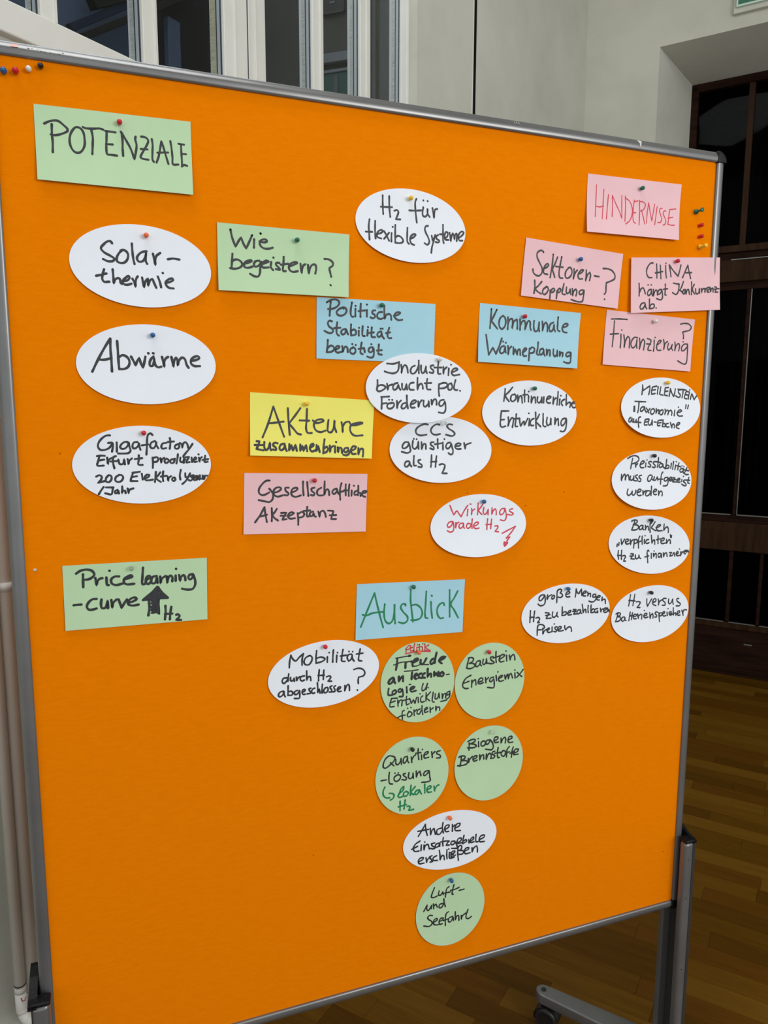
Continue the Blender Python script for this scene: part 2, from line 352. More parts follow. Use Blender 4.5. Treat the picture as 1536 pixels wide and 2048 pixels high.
# ---------------------------------------------------------------- floor: strip parquet
M['floor_base'] = noise_mix(mat('floor_base', (.12, .055, .018), .5), (.060, .026, .002), (.085, .038, .004), (2, 2, 2))
M['floor_joint'] = mat('floor_joint', (.02, .009, .003), .8)
FC = (1.2, .3)
fl = structure('floor', boxes('floor', [(-3.6, 5.4, -4.6, 5.0, -.12, -.0035)]), M['floor_base'])
floor_cols = [((.088, .037, .0018), (.115, .050, .003)), ((.108, .047, .0028), (.140, .064, .005)), ((.070, .029, .0012), (.094, .040, .002)), ((.124, .057, .004), (.158, .074, .007)), ((.092, .035, .002), (.118, .047, .003))]
PM = [noise_mix(mat('parquet_oak', c1, .5, spec=.10), c1, c2, (5, 90, 5), detail=5, bump=.06, bscale=70, bdist=.0004) for c1, c2 in floor_cols]
rng = random.Random(11)
PITCHV = .068
meshes = {}
for row in range(51):
    v0 = 2.063 - 30*PITCHV + row*PITCHV
    ua = -.28 - .018*max(0, row-22) if v0 > .5 else -.22
    u = ua - rng.uniform(0, .42); ue = 1.0 if v0 > 1 else .9
    while u < ue:
        Lk = rng.choice((.38, .44, .50, .56))
        mi = rng.choices(range(5), (4, 4, 3, 3, 2))[0]
        key = (Lk, mi)
        if key not in meshes:
            me = boxes('plank', [(0.0004, Lk-.0004, .0003, PITCHV-.0003, -.0034, 0)]); me.materials.append(PM[mi]); meshes[key] = me
        o = bpy.data.objects.new('plank', meshes[key]); COL.objects.link(o); o.parent = fl
        o.matrix_world = MD @ Matrix.Translation((u, -v0-PITCHV, -rng.uniform(0, .0003)))
        u += Lk
structure('ceiling', prism('ceiling', [(-2.87, -1.23), (2.51, 2.76), (2.85, 2.95), (5.7, -.6), (5.4, -4.6), (-2.87, -4.6)], TOPZ, TOPZ+.12), M['plaster'])
# heating pipes on the window wall at the left
def pipe(sx, r, off, label, coupling):
    e = empty('heating_pipe'); e.matrix_world = MW
    tag(e, label, 'pipe')
    child('pipe_run', tube('pipe_run', [(sx, off, .26), (sx, off, 4.3)], r, 18), M['pipe_paint'], e, True)
    if coupling:
        child('coupling', tube('coupling', [(sx, off, .272), (sx, off, .277), (sx, off, .279), (sx, off, .281), (sx, off, .283)], r*1.06, 18), M['frame_white'], e, True)
        child('seal_ring', tube('seal_ring', [(sx, off, .2875), (sx, off, .290)], r*1.05, 18), M['alu_dark'], e, True)
        pts = [(sx, off, .272)] + [(sx + .004*(1-math.cos(a)), off - .020*(1-math.cos(a)), .238 - .026*math.sin(a)) for a in [i*math.pi/16 for i in range(9)]] + [(sx+.006, off-.030, .212)]
        child('elbow', tube('elbow', pts, r*1.04, 18), M['frame_white'], e, True)
        child('red_mark', tube('red_mark', [(sx-.0062, off-r-.0006, .266), (sx-.004, off-r-.0008, .258), (sx+.001, off-r-.0008, .256), (sx+.004, off-r-.0006, .262)], .0010, 6), M['rust'], e, True)
    else:
        child('elbow', tube('elbow', [(sx, off, .262), (sx, off, .20), (sx+.002, off, .10), (sx+.01, off, .0)], r, 18), M['frame_white'], e, True)
    for z in (1.1, 2.0):
        child('pipe_clip', tube('pipe_clip', [(sx, off, z), (sx, off, z+.018)], r*1.09, 18), M['frame_white'], e, True)
pipe(.0025, .0105, -.0295, 'cream painted heating pipe nearest the left picture edge, with elbow and red mark', True)
pipe(.0275, .0130, -.0295, 'cream painted heating pipe standing close beside the pinboard left edge', False)
# ================================================================= pinboard
W_, H_ = 1.165, 1.4467
pb = empty('pinboard', (0, 0, 0)); tag(pb, 'large orange felt pinboard on wheels with grey metal frame', 'pinboard')
def bc(name, me, ma, parent=pb, smooth=False, loc=(0, 0, FZ), rot=None): return link(name, me, ma, parent, loc, rot, smooth)
bc('felt_panel', boxes('felt_panel', [(-.002, W_+.002, 0, .016, -.002, H_+.002)]), M['felt'])
# extruded rail profile: (outward across, depth) — inner lip, flat face, rounded shoulder
def rail_profile():
    p = [(0.0, .0025), (0.0, -.0030), (.0010, -.0042), (.0028, -.0049), (.0085, -.0052), (.0100, -.0047), (.0130, -.0032), (.0160, -.0013), (.0178, .0006), (.0187, .0026), (.0190, .0050)]
    p += [(.0190, .0160), (.0175, .0190), (.0, .0190)]
    return p
PR = rail_profile()
def rail(name, a, b, outx, outz, mitre=False):
    """sweep the profile from a to b (x,z); outward direction (outx,outz)"""
    v, f = [], []; n = len(PR)
    for (x, z) in (a, b):
        for w, d in PR: v.append((x+outx*w, d, z+outz*w))
    for i in range(n):
        j = (i+1) % n; f.append((i, j, j+n, i+n))
    f.append(tuple(range(n))); f.append(tuple(range(2*n-1, n-1, -1)))
    me = pyd(name, v, f)
    bm = bmesh.new(); bm.from_mesh(me); bmesh.ops.recalc_face_normals(bm, faces=bm.faces[:]); bm.to_mesh(me); bm.free()
    return me
def autosmooth(o, ang=35):
    me = o.data
    bm = bmesh.new(); bm.from_mesh(me)
    for e in bm.edges:
        e.smooth = not (len(e.link_faces) == 2 and e.calc_face_angle(0) > math.radians(ang))
    for fc in bm.faces: fc.smooth = True
    bm.to_mesh(me); bm.free()
rs = []
rs.append(bc('frame_rail', rail('frame_rail', (.001, H_), (W_-.001, H_), 0, 1), M['alu']))
rs.append(bc('frame_rail', rail('frame_rail', (0, .001), (0, H_-.001), -1, 0), M['alu']))
rs.append(bc('frame_rail', rail('frame_rail', (W_, .001), (W_, H_-.001), 1, 0), M['alu']))
rs.append(bc('frame_rail', rail('frame_rail', (.001, 0), (W_-.003, 0), 0, -1), M['alu']))
for o in rs: autosmooth(o)
def corner(cx, cz, sx, sz):
    R = .0205; v = [(0, .0), (R*.2, 0)]
    poly = [(cx-sx*.0008, cz-sz*.0008)] + [(cx + sx*R*math.cos(a), cz + sz*R*math.sin(a)) for a in [i*math.pi/16 for i in range(9)]]
    me = prism('corner_cap', poly, -.0062, .0200, 'y')
    bm = bmesh.new(); bm.from_mesh(me); bmesh.ops.bevel(bm, geom=bm.edges[:], offset=.0028, segments=3, affect='EDGES', profile=.6); bm.to_mesh(me); bm.free()
    o = bc('corner_cap', me, M['black_plastic'], smooth=True); return o
corner(W_-.001, H_-.001, 1, 1); corner(.001, H_-.001, -1, 1); corner(W_-.001, .001, 1, -1); corner(.001, .001, -1, -1)
# worn scraps of tape on the top rail
def scrap_y(z):
    w = z - H_; pr_ = PR[1:9]
    for (w0, d0), (w1, d1) in zip(pr_, pr_[1:]):
        if w0 <= w <= w1: return d0 + (d1-d0)*(w-w0)/(w1-w0) - .0007
    return -.0055
def scrap(pts, ma, label=None):
    me = pyd('tape_scrap', [(x, scrap_y(z), z) for x, z in pts], [tuple(range(len(pts)))])
    me2 = me; o = bc('tape_scrap', me2, ma)
    if label: o['label'] = label
    return o
scrap([(.9885, 1.4635), (.9975, 1.4625), (.9955, 1.4575), (.9945, 1.4525), (.9925, 1.4520), (.9915, 1.4575)], M['white_scrap'], 'white torn tape scrap on top rail')
for x in (.7465, .7505, .7545): scrap([(x, 1.4620), (x+.0008, 1.4620), (x+.0024, 1.4585), (x+.0016, 1.4583)], M['white_scrap'])
scrap([(.0215, 1.4612), (.0305, 1.4612), (.0310, 1.4570), (.0225, 1.4565)], M['pink_scrap'], 'faded pink tape scrap on top rail')
rg = random.Random(5)
for k in range(9):
    x = .040 + k*.0052 + rg.uniform(-.001, .001); z = 1.4590 + rg.uniform(-.0015, .0012); w = rg.uniform(.0018, .0042); h = rg.uniform(.0006, .0016)
    scrap([(x, z), (x+w, z-.0004), (x+w, z-h), (x+w*.4, z-h*1.2)], M['white_scrap'])
# two legs: posts with an open groove, caps, feet and castors
def leg(side):
    sx = 1 if side > 0 else -1
    X = W_ if side > 0 else 0.0
    def bx(a, b): return (X+sx*a, X+sx*b) if sx > 0 else (X-b, X-a)
    lo, hi = -.352, .140
    fa, fb = bx(.003, .029) if side < 0 else bx(.0015, .0235)
    a0, b0 = bx(.0215, .0285)
    p = bc('leg_post', boxes('leg_post', [(fa, fb, -.0300, -.0105, lo, hi)], .0075, 5), M['alu'], smooth=False)
    autosmooth(p, 50)
    q = link('groove_web', boxes('groove_web', [(a0, b0, -.0285, .0365, lo, hi-.004)], .001), M['alu_dark'], p)
    r0, r1 = bx(.0035, .0285)
    q2 = link('rear_flange', boxes('rear_flange', [(r0, r1, .0235, .0365, lo, hi-.004)], .002), M['alu'], p)
    link('groove_lining', boxes('groove_lining', [(bx(.0205, .0213)[0], bx(.0205, .0213)[1], -.0100, .0230, lo, -.026)], 0), M['alu_dark'], p)
    # cap: flat lid over the front flange that rises towards the back
    cpts = [(-.0312, .1385), (-.0312, .1450), (-.018, .1475), (-.004, .153), (.012, .160), (.030, .1645), (.037, .1645), (.037, .1385)]
    c0, c1 = bx(.0206, .0325 if side < 0 else .0270)
    cap = link('post_cap', prism('post_cap', cpts, c0, c1, 'x'), M['black_plastic'], p)
    lid = link('cap_lid', boxes('cap_lid', [(min(fa, fb)-.0008, max(fa, fb)+.0008, -.0312, -.0098, hi, hi+.0065)], .0025, 3), M['black_plastic'], p); autosmooth(lid, 60)
    for zz in (.02, -.14, .105):
        link('screw_hole', tube('screw_hole', [((fa+fb)/2-.003, -.0304, zz), ((fa+fb)/2-.003, -.0297, zz)], .0013, 8), M['alu_dark'], p)
    # foot: bar turned out of square, tapered and rounded at both ends
    az = math.radians(-36 if side > 0 else 36)
    fx, fy = X+sx*.018, .008
    ft = bc('foot', prism('foot', foot_poly(), -.026, .0, 'z'), M['alu'], loc=(fx, fy, .087), rot=(0, 0, -az))
    bmf = bmesh.new(); bmf.from_mesh(ft.data); bmesh.ops.bevel(bmf, geom=[e for e in bmf.edges], offset=.004, segments=3, affect='EDGES', profile=.6); bmf.to_mesh(ft.data); bmf.free(); autosmooth(ft, 40)
    for sy in (1, -1):
        link('bolt_head', lathe('bolt_head', [(.0055, 0), (.0055, .0016), (.0040, .0022)], 16), M['rubber'], ft, (0, sy*.277, .0001))
        castor(fx, fy, az, sy)
def foot_poly():
    pts = []
    for sy in (1, -1):
        for k in range(9):
            a = math.pi*k/8
            pts.append((sy*.0185*math.cos(a), sy*(.277 + .0185*math.sin(a))))
        pts += [(-sy*.0185, sy*.27), (-sy*.027, sy*.03)] if True else []
        pts += [(-sy*.027, -sy*.03)] if sy > 0 else [(.027, .03)]
    return pts
def castor(fx, fy, az, sy):
    dx, dy = math.sin(az)*.277*sy, math.cos(az)*.277*sy
    root = bc('castor', lathe('castor', [(.011, .0), (.011, -.006), (.006, -.008), (.006, -.013)][::-1], 16), M['rubber'], loc=(fx+dx, fy+dy, .061), rot=(0, 0, math.radians(-52)))
    R = .0270
    for s in (-1, 1):
        w = lathe('wheel', [(.004, -.0085), (.012, -.0095), (.0195, -.0085), (.0215, -.0095), (R-.002, -.0085), (R, -.006), (R, .006), (R-.002, .0085), (.004, .0085)], 28)
        link('wheel', w, M['rubber'], root, (.012, s*.0125, -.0340), (math.radians(90*s), 0, 0), True)
        rim = lathe('rim_ring', [(.0212, -.0096), (.0222, -.0102), (.0230, -.0096)], 28, close=False)
        link('rim_ring', rim, M['alu_dark'], root, (.012, s*.0125, -.0340), (math.radians(90*s), 0, 0), True)
    hood = [(.0295*math.cos(a), .0295*math.sin(a)) for a in [math.radians(k) for k in range(15, 196, 12)]]
    inner = [(.0278*math.cos(a), .0278*math.sin(a)) for a in [math.radians(k) for k in range(195, 14, -12)]]
    link('hood', prism('hood', hood+inner, -.018, .018, 'y'), M['rubber'], root, (.012, 0, -.0340))
leg(1); leg(-1)
chip = tag(link('paint_chip', boxes('paint_chip', [(-.0022, .0022, -.0012, -.0001, -.0018, .0012)], .0005), M['white_scrap'], None, (.0115, 0, .7836+FZ)), 'tiny white paper crumb stuck on the orange felt near left rail', 'crumb')

# ================================================================= cards and their writing
def yoff(c, z):
    """distance of the card's front from the felt; z relative to the card centre"""
    t = max(0.0, (c['pin'][1]-z)/c['hb']); return -(c['b'] + c['L']*t**1.7)
TH = .0004
def card_mesh(c):
    v, f, edge = [], [], []
    if c['shape'] == 'rect':
        q = [Vector((a/1e4, b/1e4)) for a, b in c['q']]; nx, nz = 10, 10
        for j in range(nz+1):
            for i in range(nx+1):
                s, t = i/nx, j/nz
                p = (q[0]*(1-s)+q[1]*s)*(1-t) + (q[3]*(1-s)+q[2]*s)*t
                v.append((p.x, yoff(c, p.y), p.y))
        for j in range(nz):
            for i in range(nx):
                a = j*(nx+1)+i; f.append((a, a+nx+1, a+nx+2, a+1))
        edge = [i for i in range(nx+1)] + [(j+1)*(nx+1)-1 for j in range(1, nz+1)] + [nz*(nx+1)+i for i in range(nx-1, -1, -1)] + [j*(nx+1) for j in range(nz-1, 0, -1)]
    else:
        ax, bx_ = c['ax'][0]/1e4, c['ax'][1]/1e4; th = math.radians(c['ang']); NR, NS = 9, 72
        v.append((0, yoff(c, 0), 0))
        for r in range(1, NR+1):
            for k in range(NS):
                a = 2*math.pi*k/NS; x, z = ax*math.cos(a)*r/NR, bx_*math.sin(a)*r/NR
                X, Z = x*math.cos(th)-z*math.sin(th), x*math.sin(th)+z*math.cos(th)
                v.append((X, yoff(c, Z), Z))
        for k in range(NS):
            k2 = (k+1) % NS; f.append((0, 1+k2, 1+k)) 
            for r in range(NR-1):
                a, b2 = 1+r*NS, 1+(r+1)*NS; f.append((a+k, a+k2, b2+k2, b2+k))
        edge = [1+(NR-1)*NS+k for k in range(NS)]
    n = len(v); v += [(x, y+TH, z) for x, y, z in v]
    f += [tuple(i+n for i in reversed(fc)) for fc in f]
    m_ = len(edge)
    for k in range(m_):
        a, b2 = edge[k], edge[(k+1) % m_]; f.append((a, b2, b2+n, a+n))
    me = pyd('card', v, f)
    bm = bmesh.new(); bm.from_mesh(me); bmesh.ops.recalc_face_normals(bm, faces=bm.faces[:]); bm.to_mesh(me); bm.free()
    return me
def spline(P, step):
    if len(P) == 1: P = [P[0], (P[0][0]+1e-4, P[0][1])]
    out = []
    n = len(P)
    for i in range(n-1):
        p0 = P[i-1] if i else (2*P[0][0]-P[1][0], 2*P[0][1]-P[1][1]); p1 = P[i]; p2 = P[i+1]
        p3 = P[i+2] if i+2 < n else (2*P[i+1][0]-P[i][0], 2*P[i+1][1]-P[i][1])
        d = math.dist(p1, p2); k = max(2, min(8, int(d/step)+1))
        a1 = max(1e-6, math.dist(p0, p1))**.5; a2 = max(1e-6, d)**.5; a3 = max(1e-6, math.dist(p2, p3))**.5
        for j in range(k):
            t = j/k
            m1 = [a2*((p1[c]-p0[c])/a1 - (p2[c]-p0[c])/(a1+a2) + (p2[c]-p1[c])/a2) for c in (0, 1)]
            m2 = [a2*((p2[c]-p1[c])/a2 - (p3[c]-p1[c])/(a2+a3) + (p3[c]-p2[c])/a3) for c in (0, 1)]
            out.append(tuple((2*t**3-3*t*t+1)*p1[c] + (t**3-2*t*t+t)*m1[c] + (-2*t**3+3*t*t)*p2[c] + (t**3-t*t)*m2[c] for c in (0, 1)))
    out.append(P[-1]); return out
WK = 1.05
def smooth_path(P, step):
    """spline pieces that keep sharp corners"""
    cuts = [0]
    for i in range(1, len(P)-1):
        ax, ay = P[i][0]-P[i-1][0], P[i][1]-P[i-1][1]; bx, by = P[i+1][0]-P[i][0], P[i+1][1]-P[i][1]
        la, lb = math.hypot(ax, ay), math.hypot(bx, by)
        if la > .004 and lb > .004 and (ax*bx+ay*by)/(la*lb) < -.2: cuts.append(i)
    cuts.append(len(P)-1 if len(P) > 1 else 0)
    if len(P) == 1: return spline(P, step)
    out = []
    for a, b2 in zip(cuts, cuts[1:]):
        seg = spline(P[a:b2+1], step)
        out += seg if not out else seg[1:]
    return out
def ink_mesh(c, groups):
    v, f = [], []
    h = 0
    for w, data in groups:
        R = w/1e4/2*WK
        for s in data.split(';'):
            P = [tuple(float(t)/1e4 for t in a.split(',')) for a in s.split()]
            S = smooth_path(P, .0016)
            h += 1; lift = .00005 + .0000035*(h % 14)
            base = len(v); n = len(S)
            rr = random.Random(h*7+len(P)); ph = rr.uniform(0, 6)
            for i, (x, z) in enumerate(S):
                a = S[max(0, i-1)]; b2 = S[min(n-1, i+1)]
                tx, tz = b2[0]-a[0], b2[1]-a[1]; L_ = math.hypot(tx, tz) or 1; tx /= L_; tz /= L_
                r = R*(1 + .10*math.sin(i*.55+ph))
                for sg_ in (1, -1):
                    X, Z = x - tz*r*sg_, z + tx*r*sg_
                    v.append((X, yoff(c, Z)-lift, Z))
            for i in range(n-1):
                f.append((base+2*i, base+2*i+1, base+2*i+3, base+2*i+2))
            for (x, z), d in ((S[0], 0), (S[-1], 0)):
                b3 = len(v); v.append((x, yoff(c, z)-lift, z))
                for k in range(10):
                    a = 2*math.pi*k/10; X, Z = x+R*math.cos(a), z+R*math.sin(a); v.append((X, yoff(c, Z)-lift, Z))
                for k in range(10): f.append((b3, b3+1+k, b3+1+(k+1) % 10))
    return pyd('lettering', v, f)
PIN = {}
def ball_pin_mesh(s=1.0):
    prof = [(.0004, -.0045), (.0012, -.0022), (.0015, -.0002), (.0022, .0010), (.0030, .0026), (.0035, .0046), (.0036, .0062), (.0033, .0079), (.0025, .0093), (.0013, .0102), (.0003, .0105)]
    return lathe('pin_head', [(r*s, h*s) for r, h in prof], 18)
HEAD = ball_pin_mesh(); HEADBIG = ball_pin_mesh(1.15)
NEEDLE = lathe('needle', [(.0005, -.006), (.0005, .0005)], 8); NEEDLE.materials.append(M['steel'])
heads = {}
def ball_pin(x, z, y, col, label, big=False, lean=(0, 0)):
    e = empty('ball_pin', (x, y, z+FZ), (math.radians(90+lean[0]), 0, math.radians(lean[1])))
    tag(e, label, 'pin', 'round-headed pins')
    del e['group']
    k = (col, big)
    if k not in heads:
        me = (HEADBIG if big else HEAD).copy(); me.materials.append(M['pin_'+col])
        for p in me.polygons: p.use_smooth = True
        heads[k] = me
    o = bpy.data.objects.new('pin_head', heads[k]); COL.objects.link(o); o.parent = e
    o2 = bpy.data.objects.new('needle', NEEDLE); COL.objects.link(o2); o2.parent = e
    return e
CARDS = [
{'n': 'potenziale', 'col': 'green', 'shape': 'rect', 'c': [0.14286, 1.34745], 'b': 0.001, 'L': 0.005, 'hb': 0.0812, 'pin': [0.0055, 0.0351], 'pc': 'red', 'q': [[-985, 460], [985, 495], [985, -477], [-985, -478]], 'st': [('blackink', 28.7, '-870,233 -814,266 -738,289 -694,284 -641,246 -593,200 -596,174 -646,141 -707,115 -758,104 -797,108;-780,240 -784,124 -780,20 -785,-114;-454,238 -492,236 -544,175 -569,109 -573,25 -549,-46 -511,-82 -470,-84 -428,-53 -393,25 -390,100 -401,182 -430,226 -459,240;-403,249 -378,240 -296,242 -192,257 -151,247;-301,224 -288,144 -293,37 -303,-81;-126,234 -69,235 0,233;-111,224 -117,133 -124,37 -123,-38 -116,-61 -61,-63 7,-64;-126,68 -42,74;68,250 88,222 127,153 172,72 205,-10 227,-89 246,-6 262,104 248,178 255,211;78,232 85,147 82,40 84,-59'), ('blackink', 27.1, '324,219 360,221 403,203 416,172 396,121 352,42 317,-19 308,-53 331,-66 408,-71;314,58 353,60 402,63;463,206 471,130 465,31 463,-68 480,-92;513,-97 545,-9 571,109 588,197 608,130 637,18 669,-98;529,34 597,45 671,54;706,209 719,110 726,-13 730,-95 802,-90;813,186 851,185 888,183;846,183 847,92 850,-7 852,-100;854,59 909,60;847,-112 882,-86 919,-96')]},
{'n': 'solar_thermie', 'col': 'white', 'shape': 'oval', 'c': [0.17008, 1.19967], 'b': 0.001, 'L': 0.003, 'hb': 0.0951, 'pin': [0.0064, 0.0406], 'pc': 'orange', 'ax': [932, 550], 'ang': -2.5, 'st': [('blackink', 31.1, '-379,277 -400,303 -438,298 -489,255 -525,202 -488,153 -403,108 -357,73 -381,45 -443,38 -504,62;-255,196 -301,148 -329,88 -324,43 -281,26 -230,36 -190,84 -181,150 -205,187 -248,202 -276,188;-125,294 -122,193 -114,90 -101,23;64,204 6,192 -47,147 -66,100 -45,62 0,65 41,114 60,193 48,127 49,69 66,37;147,180 160,109 174,29 176,97 191,151 245,196;343,119 419,133 501,125;-498,-72 -520,-145 -527,-203 -506,-237 -437,-233;-604,-165 -539,-148 -470,-126;-388,-65 -384,-162 -382,-253 -360,-199 -322,-177 -297,-195 -293,-241 -278,-253;-247,-212 -202,-200 -173,-162 -187,-139 -220,-165 -253,-193 -265,-233 -237,-260 -192,-257 -153,-242;-138,-173 -114,-224 -101,-282 -99,-223 -86,-169 -66,-139;-9,-152 1,-217 11,-285 34,-201 68,-160 66,-213 64,-259 93,-185 126,-163 144,-208 174,-279;200,-125 223,-190 239,-269;267,-72 271,-74;301,-205 361,-188 406,-159 393,-140 342,-156 302,-192 307,-232 345,-269 406,-275')]},
{'n': 'abwaerme', 'col': 'white', 'shape': 'oval', 'c': [0.17233, 1.06639], 'b': 0.001, 'L': 0.003, 'hb': 0.0948, 'pin': [0.0076, 0.0403], 'pc': 'blue', 'ax': [938, 553], 'ang': 0.4, 'st': [('blackink', 33.3, '-736,-113 -664,34 -568,208 -484,342;-484,342 -487,197 -482,38 -481,-106;-651,54 -576,52 -479,78;-396,312 -392,173 -389,14 -385,-72;-378,94 -331,122 -268,90 -245,30 -267,-37 -326,-69 -385,-69;-222,105 -192,45 -167,-15 -148,33 -115,90 -96,21 -69,-46 -50,22 -31,108;8,158 13,154;73,160 81,156;78,113 44,78 22,23 27,-17 60,-16 82,38 87,99 88,38 106,-15 138,-35 178,-25;193,112 207,41 218,-26 221,42 243,90 277,114;321,115 334,44 342,-26 355,52 384,107 403,73 406,-6 430,74 471,109 504,90 529,8 554,-33;592,64 661,80 710,109 690,133 635,121 592,78 591,30 630,-4 713,-6')]},
{'n': 'gigafactory', 'col': 'white', 'shape': 'oval', 'c': [0.16078, 0.92552], 'b': 0.001, 'L': 0.003, 'hb': 0.1006, 'pin': [0.0016, 0.0453], 'pc': 'red', 'ax': [943, 555], 'ang': -0.7, 'st': [('blackink', 28.4, '-432,422 -483,419 -549,372 -590,311 -596,264 -569,223 -518,219 -453,245 -412,295;-462,316 -404,316 -400,274 -416,193;-348,322 -349,260 -352,192;-203,327 -242,327 -289,293 -304,253 -285,232 -239,238 -198,285 -190,320 -180,257 -169,202 -196,172 -262,165 -337,167;-72,325 -118,319 -139,278 -134,240 -102,236 -61,276 -52,318 -48,269 -34,214;-14,276 72,288;138,420 112,445 78,427 62,365 56,268 43,143;168,336 120,316 98,267 117,236 150,236 182,294 183,329 186,280 210,231;321,306 274,300 252,258 264,226 318,233;374,378 380,319 368,221;342,320 430,326;470,283 442,262 444,227 481,222 503,261 488,290;511,303 538,282 543,230 552,282 587,316 614,288 628,228;690,290 646,224 581,147 553,112;-616,135 -560,141 -515,137;-586,128 -601,73 -617,5 -534,1;-601,73 -524,85;-484,112 -479,16 -467,77 -427,104;-367,130 -400,117 -410,55 -395,-41;-442,56 -358,61;-337,81 -321,19 -281,18 -259,87 -253,11;-213,86 -203,9 -195,58 -154,94;-60,138 -62,76 -72,6 -13,-2;-115,84 -15,95;125,100 129,30 123,-47;131,92 185,105 204,77 183,42 136,36;232,90 243,20 251,69 286,93;319,82 291,61 297,23 331,25 346,60 319,82;414,73 373,59 371,21 412,20 435,79;478,142 469,78 453,8;511,92 509,35 543,27 566,91 556,13;552,105 578,62;586,97 635,101 606,54 591,19 639,25;669,89 674,24;696,52 738,73 725,95 700,59 708,24 743,30;768,136 772,132;773,86 778,22 787,65 815,93;865,113 854,63 855,20 897,24;821,50 906,62;-640,-151 -598,-132 -567,-153 -582,-201 -623,-241 -525,-214;-483,-142 -511,-176 -513,-224 -474,-232 -440,-191 -445,-143 -476,-135;-341,-139 -381,-166 -389,-214 -358,-235 -312,-223 -284,-175 -302,-140 -340,-136;-156,-110 -103,-104 -56,-98;-150,-117 -172,-172 -187,-227 -95,-230;-172,-172 -99,-160;-31,-127 -21,-211;6,-191 53,-178 74,-151 41,-143 7,-177 18,-219 65,-223 119,-215;164,-104 154,-181 144,-251;224,-113 188,-161 160,-188 186,-224 225,-251;265,-100 255,-170 259,-241;228,-176 310,-165;323,-179 327,-243 336,-201 371,-173;397,-195 382,-223 402,-245 430,-225 418,-192;511,-85 494,-163 499,-227;571,-137 576,-194 610,-195;640,-139 603,-209 567,-257 524,-292;688,-168 646,-181 672,-211 650,-246 616,-238;686,-211 722,-191 708,-176 679,-211 699,-240 734,-227;736,-177 734,-241 757,-178 769,-235;778,-171 784,-221 812,-222 821,-165 825,-230;834,-180 839,-230 855,-180 883,-181;-548,-298 -583,-345 -617,-399;-517,-306 -420,-309;-426,-313 -435,-357 -450,-405 -533,-388;-369,-346 -403,-365 -398,-393 -371,-387 -356,-346 -350,-399;-302,-299 -304,-348 -313,-400 -292,-362 -266,-363 -261,-398;-231,-330 -221,-404 -206,-351 -152,-332')]},
{'n': 'price_learning', 'col': 'green', 'shape': 'rect', 'c': [0.14505, 0.73843], 'b': 0.001, 'L': 0.002, 'hb': 0.0875, 'pin': [-0.0071, 0.0387], 'pc': 'clear', 'q': [[-986, 478], [999, 460], [979, -480], [-992, -457]], 'st': [('blackink', 34.7, '-813,354 -753,391 -663,402 -600,376 -574,324 -604,284 -657,260 -721,258;-723,338 -727,251 -729,152;-563,273 -551,166 -536,222 -508,255 -469,262;-416,269 -408,154 -388,156;-372,363 -368,363;-244,270 -304,272 -352,236 -348,178 -296,148 -189,165;-180,222 -120,232 -65,256 -84,275 -132,261 -173,229 -182,179 -150,148 -43,146;88,375 76,245 71,130 105,134 128,183;121,198 183,215 178,245 144,240 121,198 119,148 152,126 195,163;273,237 218,227 195,178 207,133 249,137 279,222 283,134;321,226 324,124 340,188 397,228;417,219 420,116 429,181 466,230 493,206 490,140;542,224 539,143;549,324 553,322;591,228 602,138 618,196 654,223 674,192 679,140;788,227 738,216 723,173 743,149 779,169 795,227 814,159 818,69 781,5 710,-4 626,18;-867,-98 -803,-96 -765,-97;-561,-33 -619,-35 -673,-80 -695,-134 -672,-179 -627,-184 -567,-172;-496,-46 -506,-123 -495,-174 -449,-171 -412,-67 -414,-182;-365,-64 -357,-180 -341,-110 -293,-64;-266,-66 -243,-147 -232,-199 -196,-137 -153,-76;-135,-128 -67,-112 -19,-80 -38,-57 -92,-67 -134,-106 -136,-150 -83,-173 5,-167;280,76 195,-4 68,-106;68,-106 219,-101 419,-101;419,-101 359,-40 280,76;150,-103 152,-227 133,-342;287,-107 282,-224 285,-327;379,-218 378,-321 364,-423;462,-241 444,-342 434,-430;368,-342 472,-345;527,-368 555,-365 576,-388 556,-420 524,-446 594,-453'), ('blackink', 36.1, '266,48 222,-14 138,-65 110,-92;279,47 221,-43 164,-96;286,39 248,-60 219,-101;292,24 276,-33 329,-96;299,16 357,-77 384,-94;276,-33 205,-86 301,-94;318,-29 323,-81 240,-81;174,-24 110,-77 178,-90 221,-28 209,2;190,-128 259,-112 273,-121 175,-170 271,-165 165,-228 269,-208 170,-272 267,-252 176,-310 266,-296;217,-145 272,-143;215,-189 270,-186;213,-240 268,-238;273,-121 265,-311')]},
